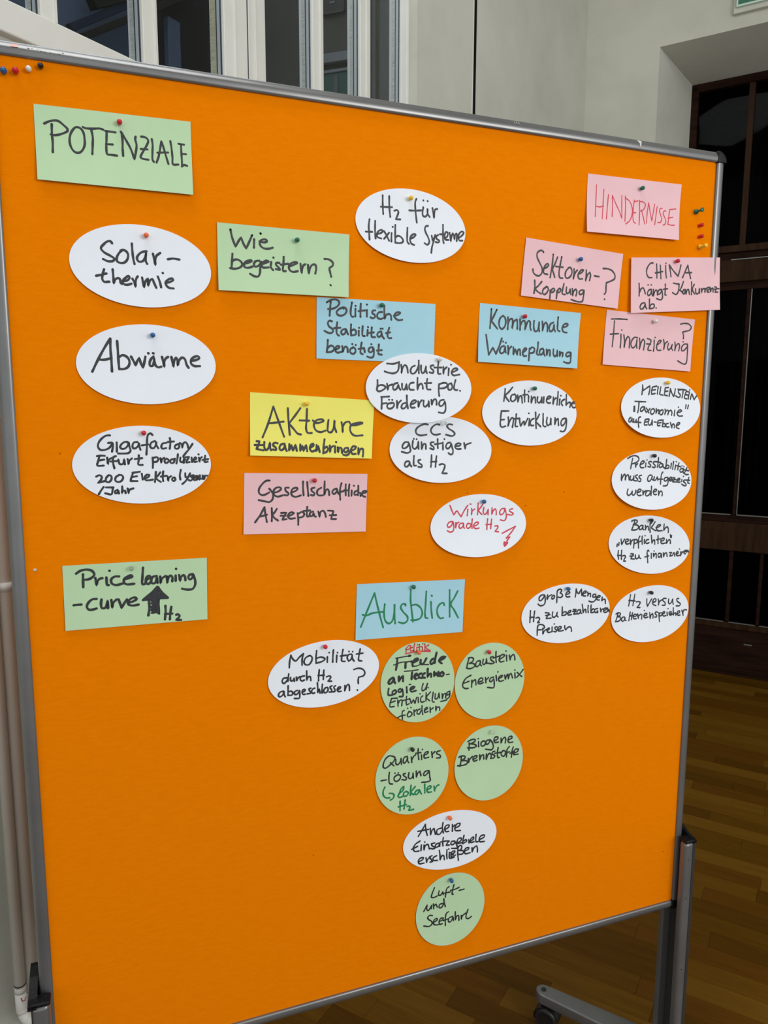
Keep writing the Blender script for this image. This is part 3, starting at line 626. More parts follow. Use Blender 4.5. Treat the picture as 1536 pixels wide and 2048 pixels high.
{'n': 'wie_begeistern', 'col': 'green', 'shape': 'rect', 'c': [0.37089, 1.21979], 'b': 0.0022, 'L': 0.005, 'hb': 0.0763, 'pin': [0.0171, 0.0306], 'pc': 'green', 'q': [[-974, 470], [994, 463], [962, -465], [-983, -468]], 'st': [('blackink', 31.5, '-788,389 -768,286 -721,153 -680,231 -638,290 -610,212 -570,140 -526,231 -479,334;-451,280 -457,161;-359,368 -353,365;-373,255 -312,247 -265,263 -278,287 -330,283 -368,249 -359,193 -307,162 -242,162 -182,182;-769,53 -779,-50 -789,-151;-782,-51 -714,-21 -651,-48 -633,-91 -667,-131 -744,-155 -808,-150;-607,-76 -535,-52 -495,-24 -527,-20 -580,-43 -607,-83 -602,-120 -551,-129 -485,-106;-384,-17 -437,-27 -464,-66 -452,-104 -407,-94 -366,-53 -362,-21 -375,-124 -384,-201 -412,-243 -464,-242 -525,-212;-353,-65 -294,-42 -247,-20 -279,-9 -326,-32 -356,-72 -335,-108 -250,-103;-210,-23 -217,-100 -185,-137;-176,43 -174,40;-88,-28 -135,-31 -142,-57 -104,-93 -85,-124 -144,-119;-22,64 -28,-24 -36,-140 2,-137;-69,-52 18,-36 45,-31;51,-70 126,-39 181,-7 147,-1 86,-22 51,-70 63,-120 109,-143 184,-128;228,-19 233,-83 244,-154 253,-82 275,-35 303,-20;343,-24 342,-89 350,-154 369,-74 412,-19 453,-16 466,-68 450,-147;597,78 663,76 725,35 724,-11 674,-51 680,-106 696,-177;680,-299 686,-304')]},
{'n': 'politische', 'col': 'blue', 'shape': 'rect', 'c': [0.51543, 1.12569], 'b': 0.001, 'L': 0.0012, 'hb': 0.0859, 'pin': [0.0054, 0.0386], 'pc': 'green', 'q': [[-968, 463], [988, 458], [964, -475], [-984, -446]], 'st': [('blackink', 30.3, '-812,391 -749,428 -670,441 -618,413 -621,370 -671,324 -737,299 -792,294;-749,406 -760,308 -769,197;-559,330 -618,302 -658,257 -646,221 -593,205 -533,226 -499,277 -513,320 -552,330 -546,312;-412,411 -430,311 -433,237 -413,198 -393,199;-355,364 -352,362;-355,321 -360,203;-269,400 -275,294 -275,200;-306,286 -202,303;-170,392 -168,390;-171,311 -171,211;-34,311 -75,303 -80,265 -41,242 -41,205 -82,190 -112,204;82,292 27,283 -3,238 7,200 55,184 96,198;116,394 117,287 124,187 151,251 200,266 227,242 232,179;276,244 346,260 385,293 346,300 297,276 283,232 318,195 360,178 419,189;-732,115 -771,123 -798,91 -779,37 -727,2 -717,-35 -754,-61 -806,-53 -852,-30;-649,104 -661,17 -655,-70 -622,-94;-700,15 -601,25;-522,10 -568,-5 -589,-43 -569,-73 -529,-59 -508,10 -495,-33 -476,-70;-428,82 -432,1 -429,-80;-422,-11 -381,9 -348,-21 -355,-65 -429,-84;-300,37 -298,35;-303,-7 -304,-82;-239,64 -246,-17 -240,-80 -206,-85;-154,55 -151,53;-158,11 -165,-77;-90,52 -97,-24 -90,-93 -36,-95;-138,-36 -56,-23;54,38 57,36;86,40 89,37;68,-5 20,-20 -1,-59 19,-90 54,-76 75,-18 82,-75 112,-112;200,57 179,-1 172,-78 199,-105 234,-98;144,-28 214,-13;-801,-162 -809,-261 -821,-349;-807,-286 -756,-247 -710,-264 -707,-308 -751,-340 -821,-349;-684,-307 -638,-287 -617,-258 -651,-250 -680,-282 -678,-332 -645,-350 -592,-336;-573,-248 -565,-341 -551,-291 -518,-252 -491,-276 -485,-339;-413,-211 -410,-214;-356,-226 -354,-228;-397,-261 -444,-294 -445,-338 -405,-362 -364,-336 -363,-285 -397,-261;-258,-184 -273,-270 -276,-346 -242,-360;-309,-284 -221,-268;-218,-268 -208,-331;-101,-204 -98,-206;-78,-251 -126,-259 -146,-304 -126,-329 -85,-315 -64,-257 -58,-340 -72,-397 -113,-411 -168,-396;26,-204 19,-286 18,-350 73,-361;-9,-300 74,-291')]},
{'n': 'flexible_systeme', 'col': 'white', 'shape': 'oval', 'c': [0.57227, 1.2867], 'b': 0.001, 'L': 0.004, 'hb': 0.0942, 'pin': [-0.0042, 0.04], 'pc': 'yellow', 'ax': [924, 547], 'ang': -2.8, 'st': [('blackink', 28.3, '-483,412 -483,335 -481,244 -475,139;-376,411 -376,288 -369,185 -360,105;-513,243 -417,247 -330,254;-292,204 -250,219 -225,193 -244,133 -271,78 -193,85;74,414 55,363 59,248 69,155 81,60;-45,232 49,237 157,251;191,402 193,400;262,400 267,398;191,301 178,212 187,172 227,163 261,207 263,290 267,208 301,164;347,303 361,228 374,153 381,230 394,284 431,296;-698,43 -712,-52 -707,-167 -703,-259;-761,-145 -656,-140;-607,26 -611,-90 -610,-182 -604,-234;-581,-168 -517,-145 -485,-114 -503,-98 -555,-120 -581,-168 -575,-208 -512,-226;-465,-112 -428,-167 -384,-251;-382,-129 -422,-178 -467,-228;-341,-131 -345,-195 -346,-260;-323,-36 -319,-40;-278,-6 -282,-132 -282,-272;-280,-190 -228,-163 -170,-193 -151,-239 -184,-267 -282,-272;-77,-31 -82,-139 -79,-245 -54,-272;-33,-194 33,-159 63,-121 27,-118 -19,-152 -36,-206 -14,-263 34,-281;273,26 240,23 217,-20 233,-78 272,-146 292,-216 258,-260 211,-240;333,-117 352,-199 393,-100;393,-100 358,-222 335,-296 323,-380;447,-96 413,-117 420,-158 467,-184 446,-210 399,-207;529,66 529,-42 528,-161 541,-214;474,-82 562,-81;562,-135 603,-107 610,-47 576,-44 558,-99 562,-153 626,-159;644,-44 657,-115 664,-180 678,-101 699,-46 719,-86 726,-146 740,-72 767,-46 767,-166;802,-115 857,-75 892,-24 864,-8 816,-42 795,-104 815,-150 870,-149')]},
{'n': 'akteure', 'col': 'yellow', 'shape': 'rect', 'c': [0.41074, 0.97791], 'b': 0.001, 'L': 0.006, 'hb': 0.0861, 'pin': [-0.0111, 0.035], 'pc': 'yellow', 'q': [[-956, 516], [1003, 407], [936, -505], [-982, -418]], 'st': [('blackink', 31.1, '-787,-152 -701,41 -611,305;-611,305 -539,93 -459,-145;-694,57 -580,67 -458,82;-389,284 -384,92 -370,-119;-195,284 -280,172 -378,53;-378,53 -299,-40 -246,-101 -195,-114;-92,271 -103,92 -113,-28 -92,-89 -25,-93;-210,99 -62,94;-3,98 35,64 104,64 168,91 148,111 64,105 21,64 12,11 45,-56 114,-81 197,-57;246,104 233,23 234,-71 283,-85 320,-31 345,104 342,-4 368,-83;455,70 467,-5 471,-89 478,8 515,63 551,76;580,76 615,28 716,28 804,55 775,62 659,48 600,8 598,-74 654,-136 796,-137'), ('blackink', 32.5, '-879,-208 -835,-209 -851,-258 -886,-323 -781,-345;-910,-264 -791,-266;-763,-220 -766,-299 -748,-341 -714,-326 -677,-228 -680,-300 -668,-346;-563,-243 -610,-235 -634,-268 -593,-308 -587,-341 -641,-334;-456,-251 -510,-263 -537,-316 -514,-349 -465,-317 -449,-257 -445,-317 -426,-360;-381,-258 -392,-358 -348,-272 -331,-359 -286,-266 -269,-362;-211,-267 -217,-367 -177,-288 -167,-368 -122,-275 -107,-369;-61,-323 -4,-284 -10,-257 -53,-283 -64,-336 -35,-374 21,-358;45,-278 37,-372 72,-292 90,-386;174,-192 156,-300 145,-407;152,-340 206,-300 225,-341 195,-388 150,-396;255,-287 256,-396 268,-328 312,-295;340,-302 336,-397;357,-235 361,-237;382,-316 383,-398 410,-324 439,-331 450,-406;553,-333 503,-332 480,-372 515,-400 560,-353 565,-415 520,-444 468,-433;595,-374 661,-348 684,-314 634,-307 596,-361 615,-422 673,-424;720,-335 716,-438 756,-350 792,-350 797,-405 788,-467')]},
{'n': 'akzeptanz', 'col': 'pink', 'shape': 'rect', 'c': [0.39964, 0.86007], 'b': 0.001, 'L': 0.0025, 'hb': 0.0856, 'pin': [0.0112, 0.0357], 'pc': 'red', 'q': [[-958, 498], [996, 428], [958, -494], [-995, -432]], 'st': [('blackink', 29.4, '-577,372 -629,369 -695,317 -741,248 -743,190 -698,153 -646,161 -587,191;-586,249 -554,209 -529,157 -538,86 -584,45 -662,58 -752,81;-516,182 -450,199 -403,236 -423,263 -488,252 -522,202 -516,156 -465,122 -379,138;-284,252 -337,251 -332,208 -286,160 -307,135 -353,143;-239,178 -172,202 -143,234 -165,248 -225,230 -246,179 -234,132 -181,107 -94,127;-57,342 -58,231 -51,125;8,331 16,228 24,112;124,238 76,226 82,186 123,152 109,119 61,128;233,234 178,203 163,150 190,116 252,114;289,332 285,245 279,113 307,192 335,210 355,177 361,112;480,212 431,194 410,155 437,127 479,159 494,205 500,151 528,117;564,296 543,223 535,130 540,33;514,151 598,168;634,274 630,193 632,99;605,181 654,179;694,272 682,178 681,87;731,176 727,89;767,249 771,246;823,166 780,148 780,101 822,106;842,247 841,173 836,92;844,132 872,131 879,79;907,123 957,128 983,151 929,156 900,123 914,82 957,63;-815,-258 -739,-158 -664,-32;-664,-32 -654,-136 -634,-261;-732,-172 -628,-148;-554,-50 -553,-154 -559,-252;-476,-67 -510,-117 -543,-155 -525,-195 -461,-247;-412,-132 -326,-132 -367,-189 -394,-240 -328,-230;-419,-174 -340,-177;-307,-186 -247,-169 -206,-144 -246,-129 -293,-153 -307,-192 -275,-226 -195,-224;-153,-147 -144,-239 -146,-329;-146,-160 -79,-130 -46,-165 -67,-204 -128,-217;4,-55 -5,-140 1,-207 28,-205;-58,-118 50,-114;97,-132 49,-150 42,-196 75,-204 104,-152 116,-206 140,-216;179,-136 198,-223 213,-150 254,-126 281,-154 301,-228;337,-129 427,-140 405,-199 383,-265 466,-269;363,-204 471,-205')]},
{'n': 'industrie', 'col': 'white', 'shape': 'oval', 'c': [0.58749, 1.03839], 'b': 0.0028, 'L': 0.004, 'hb': 0.1015, 'pin': [0.0324, 0.0464], 'pc': 'white', 'ax': [919, 553], 'ang': 0.2, 'st': [('blackink', 29.6, '-563,378 -458,375 -356,406;-359,405 -365,320 -384,263 -446,229 -532,235 -604,256;-324,366 -315,298 -321,232 -302,310 -259,362 -227,334 -208,243;-89,355 -139,331 -164,278 -145,233 -101,234 -50,292 -25,362;-22,437 -21,339 -19,237;19,363 19,294 39,239 77,260 109,359 102,295 122,240;237,368 186,355 192,320 235,286 225,246 167,256;324,433 315,335 322,236 361,236;250,333 380,336;412,348 413,232 426,302 471,344;508,327 501,216;546,386 549,384;557,264 616,282 668,313 642,330 583,311 557,258 590,217 702,231;-724,120 -725,29 -738,-33;-731,18 -669,44 -608,31 -590,8 -633,-32 -707,-56 -738,-33;-564,66 -553,-31 -534,32 -472,55;-385,80 -441,62 -466,10 -448,-30 -404,-12 -372,57 -360,5 -336,-29;-310,69 -304,-11 -266,-22 -234,70 -222,-22;-108,89 -165,77 -191,25 -172,-21 -109,-26;-42,165 -45,73 -45,-26 -13,56 26,74 45,39 51,-7;128,151 115,64 128,-12 186,-17;83,81 199,88;335,72 328,-27 338,-121;335,67 407,91 472,86 478,45 426,9 354,2;557,87 511,75 492,22 511,-19 557,-7 571,46 551,81;630,141 610,70 603,0 643,-24 663,-18;709,-30 713,-32;-657,-141 -658,-232 -663,-329;-666,-143 -530,-134;-655,-249 -575,-237;-534,-183 -532,-186;-481,-185 -478,-188;-488,-237 -550,-249 -569,-289 -545,-323 -489,-317 -451,-277 -457,-237 -494,-231;-400,-202 -402,-323 -382,-248 -331,-196;-237,-230 -301,-248 -326,-300 -308,-323 -257,-305 -225,-241;-230,-114 -227,-218 -213,-320;-168,-258 -111,-241 -66,-206 -91,-188 -142,-212 -168,-258 -156,-305 -93,-305;-34,-205 -29,-299 -2,-223 30,-188;62,-193 61,-275 86,-292 138,-251 152,-193 155,-292;197,-181 203,-265 230,-192 269,-168 288,-204 290,-260;418,-179 360,-191 333,-244 352,-280 398,-268 438,-203 450,-285 443,-356 410,-392 325,-382')]},
{'n': 'ccs', 'col': 'white', 'shape': 'oval', 'c': [0.62798, 0.93935], 'b': 0.001, 'L': 0.007, 'hb': 0.0986, 'pin': [0.0019, 0.0433], 'pc': 'clear', 'ax': [919, 542], 'ang': -1.3, 'st': [('blackink', 29.5, '-246,410 -297,420 -373,399 -436,359 -461,319 -449,267 -386,238 -272,248;-40,409 -93,415 -157,381 -195,323 -176,271 -119,244 -29,258;191,408 126,414 94,385 126,344 205,297 237,255 192,223 75,245;-497,184 -494,181;-449,178 -446,176;-594,131 -650,131 -694,80 -695,40 -652,34 -595,79 -582,125 -564,44 -559,-14 -610,-42 -712,-20;-512,153 -520,55 -489,20 -438,54 -418,146 -416,19;-362,128 -363,12 -324,98 -292,98 -285,16;-145,125 -196,120 -197,85 -146,43 -147,8 -211,27;-74,176 -75,118 -72,25;-126,90 -10,106;19,117 20,2;46,173 48,170;152,115 100,104 73,46 98,16 138,33 171,103 184,44 202,-27 188,-74 149,-79 117,-55;243,55 321,60 348,89 295,101 249,73 242,32 281,7 347,9;407,106 414,58 424,3 440,70 531,104;-594,-174 -644,-185 -665,-242 -640,-265 -589,-232 -575,-175 -571,-227 -546,-262;-498,-90 -506,-176 -502,-246 -464,-249;-386,-156 -424,-166 -419,-201 -363,-243 -370,-274 -427,-270;-187,-84 -192,-183 -205,-276;-98,-103 -113,-196 -122,-278;-203,-194 -100,-191;-50,-245 2,-232 47,-253 32,-317 -9,-386 82,-389')]},
{'n': 'kommunale', 'col': 'blue', 'shape': 'rect', 'c': [0.78839, 1.12641], 'b': 0.001, 'L': 0.006, 'hb': 0.0826, 'pin': [-0.0135, 0.0324], 'pc': 'red', 'q': [[-948, 507], [1004, 438], [929, -507], [-986, -438]], 'st': [('blackink', 31.8, '-735,423 -742,279 -759,111;-635,416 -692,304 -724,234 -684,178 -621,111;-512,324 -565,287 -590,205 -576,136 -536,108 -482,151 -463,245 -491,307 -525,321;-424,305 -419,212 -428,107;-422,200 -382,272 -342,279 -334,204 -347,122 -307,240 -253,277 -243,208 -245,120;-195,280 -190,186 -192,104;-183,187 -150,247 -109,260 -87,202 -100,108 -67,203 -26,264 2,241 3,159 20,112;78,268 72,173 94,97 143,105 170,177 179,261 170,166 182,97;238,263 247,181 241,103 274,217 309,254 338,208 339,101;457,255 401,228 374,150 396,103 445,129 472,225 473,154 495,107;549,348 543,240 545,133 584,113;644,185 716,199 748,231 715,247 658,221 635,160 660,107 725,97;-830,4 -812,-128 -788,-320;-788,-320 -707,-201 -654,-301;-654,-301 -586,-168 -537,-43;-515,-95 -512,-97;-466,-112 -461,-115;-498,-165 -553,-190 -581,-261 -555,-290 -508,-271 -472,-176 -473,-223 -467,-276;-424,-163 -419,-233 -425,-310 -405,-221 -359,-172;-322,-183 -325,-307 -289,-206 -250,-311 -234,-228 -200,-215 -193,-309;-146,-272 -97,-235 -69,-199 -103,-194 -138,-237 -147,-284 -120,-325 -78,-318;-13,-197 -23,-305 -32,-394;-13,-209 43,-172 84,-194 69,-254 -8,-274;159,-85 147,-192 127,-277 159,-297;253,-189 203,-203 181,-263 201,-293 244,-267 267,-201 265,-261 285,-306;323,-199 321,-301 358,-210 387,-209 384,-306;458,-195 456,-280 484,-315 520,-278 536,-205 534,-308;586,-227 577,-313 614,-245 643,-250 634,-311;802,-239 737,-241 704,-285 728,-308 787,-283 809,-239 800,-343 790,-404 739,-420 660,-401')]},
{'n': 'hindernisse', 'col': 'pink', 'shape': 'rect', 'c': [0.98891, 1.35217], 'b': 0.001, 'L': 0.007, 'hb': 0.0791, 'pin': [0.0117, 0.0327], 'pc': 'green', 'q': [[-968, 467], [1007, 492], [951, -472], [-990, -487]], 'st': [('redink', 19.4, '-787,303 -794,121 -816,-220;-636,247 -650,23 -675,-244;-795,-48 -737,-54 -642,-33;-542,169 -564,-37 -589,-243;-469,-189 -459,-5 -463,168 -386,25 -309,-105 -268,-208 -267,-9 -265,179;-193,178 -190,-25 -206,-248;-184,147 -101,98 -50,0 -52,-116 -105,-225 -191,-291;-7,107 -29,-56 -34,-173 -16,-247 21,-259;-7,130 7,109 75,125;-37,-86 26,-80;107,136 110,-66 92,-283;113,119 189,115 233,84 211,13 153,-42 131,-41;145,-22 187,-141 210,-256;250,-238 269,-75 303,114;303,114 336,-46 369,-195 402,-39 433,103;487,68 461,-81 428,-249;595,43 565,46 536,-4 558,-60 583,-129 555,-196 495,-205;675,9 640,6 617,-43 647,-99 672,-156 651,-223 610,-240;896,65 765,43;765,47 740,-79 716,-218;724,-111 827,-85;716,-218 794,-226 862,-220')]},
{'n': 'sektoren', 'col': 'pink', 'shape': 'rect', 'c': [0.86892, 1.23319], 'b': 0.002, 'L': 0.003, 'hb': 0.0766, 'pin': [0.0104, 0.0245], 'pc': 'blue', 'q': [[-929, 528], [1014, 407], [927, -528], [-1012, -407]], 'st': [('blackink', 28.8, '-589,318 -618,343 -666,337 -713,294 -710,231 -659,142 -609,53 -614,-17 -669,-67 -731,-59 -780,-16 -788,35;-574,55 -519,82 -485,125 -507,141 -555,103 -581,32 -573,-20 -503,-33;-401,299 -416,124 -453,-83;-315,259 -367,139 -407,55 -384,-14 -362,-74;-234,271 -255,158 -279,16 -263,-71 -207,-76;-345,106 -204,103;-83,105 -138,49 -158,-23 -136,-69 -79,-59 -30,-3 -24,56 -54,107 -97,99;18,89 20,12 5,-84 34,13 83,75;106,11 171,39 206,83 169,81 113,30 100,-30 130,-70 188,-63;264,87 266,-8 251,-99 288,5 337,56 353,9 334,-82;434,2 527,-6;607,136 703,137 794,110 856,41 851,-20 785,-60 681,-100;681,-100 676,-188 672,-261 643,-294;647,-379 651,-382;-751,-144 -748,-247 -764,-358;-613,-157 -681,-231 -736,-281 -695,-325 -625,-359;-528,-240 -584,-284 -598,-343 -563,-367 -514,-333 -486,-272 -514,-233 -549,-258;-451,-288 -451,-359 -458,-430;-451,-312 -388,-255 -360,-277 -402,-321 -451,-323;-317,-292 -320,-363 -328,-421;-314,-298 -261,-248 -240,-270 -268,-313 -317,-316;-177,-166 -204,-262 -211,-334 -154,-345;-126,-222 -133,-294 -118,-326 -75,-302 -54,-242 -47,-322 -39,-336;-11,-239 -3,-358 18,-279 61,-241 80,-282 62,-355;227,-256 169,-253 126,-291 141,-326 192,-312 227,-256 214,-358 192,-438 127,-453 40,-440 -32,-422')]},
{'n': 'china', 'col': 'pink', 'shape': 'rect', 'c': [1.08606, 1.22853], 'b': 0.005, 'L': 0.003, 'hb': 0.0929, 'pin': [-0.0048, 0.0396], 'pc': 'red', 'q': [[-1003, 400], [965, 539], [1021, -394], [-982, -546]], 'st': [('blackink', 27.4, '-534,339 -582,334 -640,277 -670,200 -660,136 -617,86 -549,88;-457,326 -445,204 -440,88;-375,311 -362,188 -350,83;-478,172 -396,188 -319,207;-258,313 -250,206 -231,104;-255,354 -252,352;-179,329 -149,223 -131,132;-179,331 -73,228 27,147;27,147 59,247 81,347;129,126 180,234 236,352;236,352 272,239 314,127;174,217 329,230;-822,-29 -812,-141 -815,-243;-813,-195 -772,-117 -732,-99 -711,-124 -681,-198;-548,-115 -602,-129 -634,-185 -619,-225 -572,-203 -548,-126 -539,-190 -524,-222;-628,-42 -623,-44;-560,-38 -555,-40;-507,-113 -507,-232 -485,-166 -452,-120 -424,-140 -417,-205;-329,-103 -383,-116 -409,-172 -388,-193 -340,-158 -322,-102 -304,-199 -309,-259 -343,-286 -433,-269;-249,-6 -245,-109 -249,-196 -224,-195;-287,-100 -198,-84;-69,22 -6,14 57,13;57,13 54,-70 29,-148 -12,-174 -84,-145;154,62 122,-22 76,-101;76,-90 127,-121 170,-157;147,-108 174,-74 197,-106 178,-156 142,-142 147,-108;210,-72 220,-160 246,-81 273,-68 298,-155;338,68 344,-42 344,-158;402,28 372,-29 367,-74 397,-117 420,-143;437,-48 448,-125 477,-140 512,-110 523,-32 534,-120;566,-35 584,-112 589,-61 624,-32;646,-30 657,-108 661,-52 685,-23;706,-66 748,-41 754,-7 717,-9 698,-55 714,-93 750,-88;776,-6 787,-89 806,-27 835,-14 845,-83;877,11 929,5 909,-38 890,-84 956,-80;872,-32 977,-15;-691,-355 -751,-369 -791,-431 -777,-468 -723,-454 -690,-404 -677,-360 -669,-425 -644,-456;-588,-285 -588,-366 -589,-451;-584,-431 -547,-375 -492,-372 -478,-404 -505,-438 -587,-451;-442,-431 -436,-434')]},
{'n': 'finanzierung', 'col': 'pink', 'shape': 'rect', 'c': [1.03606, 1.12694], 'b': 0.001, 'L': 0.004, 'hb': 0.0864, 'pin': [0.0074, 0.0354], 'pc': 'white', 'q': [[-939, 513], [1009, 431], [933, -513], [-1004, -430]], 'st': [('blackink', 26.5, '-835,360 -666,368 -502,366;-770,331 -783,101 -806,-114;-853,98 -677,114;-624,107 -623,-9 -635,-131;-612,179 -606,177;-562,97 -544,-18 -552,-129 -523,-6 -475,77 -438,44 -441,-126;-265,61 -337,59 -400,-25 -398,-95 -355,-123 -297,-68 -271,38 -283,-68 -274,-126;-220,51 -210,-54 -219,-148 -182,-18 -140,42 -109,-4 -128,-151;-48,51 30,25 24,-23 -18,-95 -32,-148 35,-158;-64,-43 25,-46;104,27 104,-67 91,-169;120,77 126,75;173,-53 232,-16 261,21 223,25 180,-18 160,-101 183,-148 258,-146;312,46 330,-36 318,-138 352,-24 404,14;427,-21 407,-94 431,-141 475,-104 511,-31 498,-103 521,-138;570,7 581,-76 567,-155 603,-52 655,-14 679,-61 659,-146;862,-19 786,-22 726,-84 735,-144 789,-130 856,-56 862,-19 860,-201 839,-359 801,-384 731,-367 639,-325;684,334 767,351 875,341 933,284 897,235 806,210 738,193;738,193 761,134 760,76;756,21 763,18')]},
{'n': 'kontinuierliche', 'col': 'white', 'shape': 'oval', 'c': [0.79399, 0.99893], 'b': 0.001, 'L': 0.005, 'hb': 0.0967, 'pin': [0.0039, 0.0417], 'pc': 'green', 'ax': [928, 551], 'ang': -1.1, 'st': [('blackink', 30.0, '-498,407 -505,299 -521,202;-359,431 -425,357 -489,293 -462,242 -420,197;-312,318 -371,300 -390,231 -363,197 -311,215 -285,267 -306,312 -332,312;-255,301 -251,187 -219,279 -186,290 -164,176;-122,388 -122,291 -118,193;-153,308 -60,314;-42,291 -44,194;-44,366 -40,364;14,286 10,171 49,263 82,269 97,177;136,276 131,200 165,177 205,212 217,282 222,178;258,277 257,178;320,236 375,254 402,278 360,289 324,260 314,201 349,173 390,176;450,272 445,150 471,237 505,261;544,367 536,250 524,144;582,244 570,144;598,302 602,299;679,239 631,215 611,168 639,133;712,321 712,216 709,133 750,180 792,187 800,145 787,104;821,163 877,175 869,193 834,181 828,134 857,98 899,101;-565,37 -500,35 -428,37;-565,37 -581,-89 -586,-203 -560,-232 -488,-217;-578,-112 -513,-106;-434,-66 -428,-146 -442,-221 -408,-135 -362,-78 -335,-89 -342,-170 -356,-236;-278,-14 -289,-112 -296,-222 -257,-222;-322,-95 -236,-89;-216,-84 -210,-159 -197,-222 -156,-159 -129,-136 -123,-205 -89,-148 -56,-90;-22,-96 -33,-212;-36,-1 -32,-3;65,-90 18,-113 -9,-171 18,-212 58,-206;99,15 102,-113 110,-259;174,-20 140,-78 106,-137 147,-183 201,-230;248,-9 249,-114 249,-207 283,-231 301,-225;331,-73 317,-149 338,-208 386,-184 406,-79 406,-196;489,-79 482,-202 517,-114 551,-91 559,-209;712,-91 649,-97 607,-162 628,-215 677,-186 719,-91 719,-198 691,-292 649,-318 596,-309')]},
{'n': 'meilenstein', 'col': 'white', 'shape': 'oval', 'c': [1.06971, 1.00914], 'b': 0.001, 'L': 0.009, 'hb': 0.101, 'pin': [0.0085, 0.0452], 'pc': 'yellow', 'ax': [898, 546], 'ang': -0.5, 'st': [('blackink', 28.0, '-434,406 -433,320 -444,233;-434,401 -418,304 -343,351 -269,393 -272,311 -292,234;-204,373 -115,390;-210,373 -227,301 -232,240 -149,256;-227,312 -144,325;-83,380 -93,308 -97,246;-24,376 -34,303 -43,247 32,227;80,362 151,368;80,362 69,294 65,232 130,220;72,294 141,303;169,207 187,285 195,347;195,347 226,275 274,203 298,276 309,344;435,331 383,313 384,277 424,241 419,199 373,193 320,219;368,339 461,335 561,326;494,325 484,257 468,184;562,305 635,290;562,299 537,236 525,179 579,166;544,242 610,235;642,290 624,227 612,158;641,330 645,328;666,159 678,217 696,264 725,207 753,144 779,186 812,223;-594,112 -478,107 -357,105;-506,94 -516,2 -536,-90;-616,22 -620,-69;-601,23 -605,-69;-383,13 -440,8 -479,-38 -466,-69 -422,-49 -377,3 -377,-38 -352,-74;-345,-7 -314,-48 -289,-95;-262,-17 -314,-69 -352,-84;-185,-17 -231,-38 -251,-89 -226,-120 -180,-100 -160,-48 -185,-17;-121,-17 -129,-110 -96,-48 -63,-38 -71,-110;21,-37 -31,-58 -45,-110 -13,-131 26,-100 33,-48 21,-37;79,-27 85,-79 65,-131 98,-68 138,-42 157,-68 136,-136 170,-68 209,-47 235,-79 228,-136;301,-47 286,-146;385,11 389,8;353,-89 420,-78 460,-57 427,-36 373,-68 359,-120 398,-152 478,-150;566,53 553,-10;620,48 600,-15;-689,-176 -727,-202 -735,-253 -704,-258 -671,-212 -658,-192 -666,-243 -642,-263;-627,-202 -629,-253 -598,-263 -571,-207 -573,-268;-475,-166 -513,-182 -528,-264 -523,-354;-560,-258 -472,-269;-368,-213 -292,-203;-368,-213 -389,-264 -397,-310 -334,-310;-389,-264 -319,-254;-285,-213 -307,-275 -289,-316 -244,-295 -215,-213 -221,-316;-172,-260 -127,-263;-81,-234 4,-224;-81,-234 -102,-286 -97,-327 -45,-322;-95,-281 -17,-271;30,-224 21,-286 6,-343;13,-317 47,-286 79,-307 64,-344 6,-343;145,-287 99,-297 90,-339 129,-354 162,-349;197,-271 209,-318 226,-376 235,-318 269,-298 287,-329 279,-366;327,-329 387,-309 414,-277 375,-272 334,-319 332,-361 390,-384')]},
{'n': 'preisstabilitaet', 'col': 'white', 'shape': 'oval', 'c': [1.05796, 0.87587], 'b': 0.001, 'L': 0.009, 'hb': 0.1018, 'pin': [-0.0015, 0.0455], 'pc': 'black', 'ax': [910, 544], 'ang': -2.7, 'st': [('blackink', 28.0, '-566,411 -496,447 -405,461 -332,433 -316,384 -361,342 -438,317 -471,312;-455,414 -475,323 -495,227;-386,310 -384,241 -372,289 -340,315;-280,297 -215,317 -190,349 -223,361 -268,329 -286,276 -259,238 -200,239;-156,321 -160,251;-134,378 -131,376;-23,340 -70,346 -96,325 -48,281 -54,249 -107,255;84,338 30,339 11,312 59,268 47,235 -7,242;130,413 125,331 107,239;64,343 185,324;234,291 179,303 147,266 161,233 208,242 241,291 242,242 283,213;319,376 309,284 290,202;296,229 336,272 378,249 365,217 297,213;431,303 419,210;481,334 464,192;534,267 516,182;543,331 546,328;609,304 590,244 585,178;562,256 652,231;682,251 685,249;728,235 731,234;723,191 667,198 633,166 647,133 696,142 730,185 710,142 724,108;799,211 765,151 745,108 773,83 835,83;723,175 842,152;-695,126 -702,9 -663,93 -624,129 -611,92 -618,17 -592,91 -553,122 -533,79 -527,20;-494,88 -507,35 -475,13 -435,44 -422,97 -429,12;-343,106 -383,96 -376,64 -337,25 -357,-1 -409,6;-251,98 -297,88 -304,61 -264,23 -278,-15 -317,-8;-32,97 -78,87 -112,34 -99,-15 -59,-11 -12,53 -5,85 -18,31 15,-2;42,62 28,8 62,-4 109,60 122,-5;237,144 210,112 190,14 182,-78;136,16 230,13;346,42 292,38 264,1 291,-27 339,-1 360,42 359,-35 338,-99 290,-114 243,-113;400,2 442,18 435,45 401,35 380,-2 407,-25 448,-21;469,33 524,26 496,-6 462,-43 551,-51;448,1 544,-7;572,-19 627,-10 634,12 593,13 565,-24 585,-53 640,-54;682,-6 675,-44;716,51 719,49;793,-26 738,-19 717,-46 751,-69 785,-114 750,-129 675,-94;849,28 828,-38 821,-71 856,-85;800,-21 870,-28;-556,-145 -577,-229 -546,-262 -493,-232 -458,-180 -467,-244 -435,-261 -394,-225 -380,-172;-348,-216 -281,-197 -261,-171 -293,-154 -340,-184 -355,-237 -323,-271 -264,-268;-222,-183 -224,-274 -196,-211 -149,-186;-56,-200 -122,-192 -164,-244 -152,-283 -98,-274 -43,-217;-24,-109 -31,-195 -42,-281;11,-218 78,-205 92,-178 52,-171 18,-202 17,-246 43,-268 83,-264;132,-201 129,-293 159,-224 200,-209 219,-242 210,-296')]},
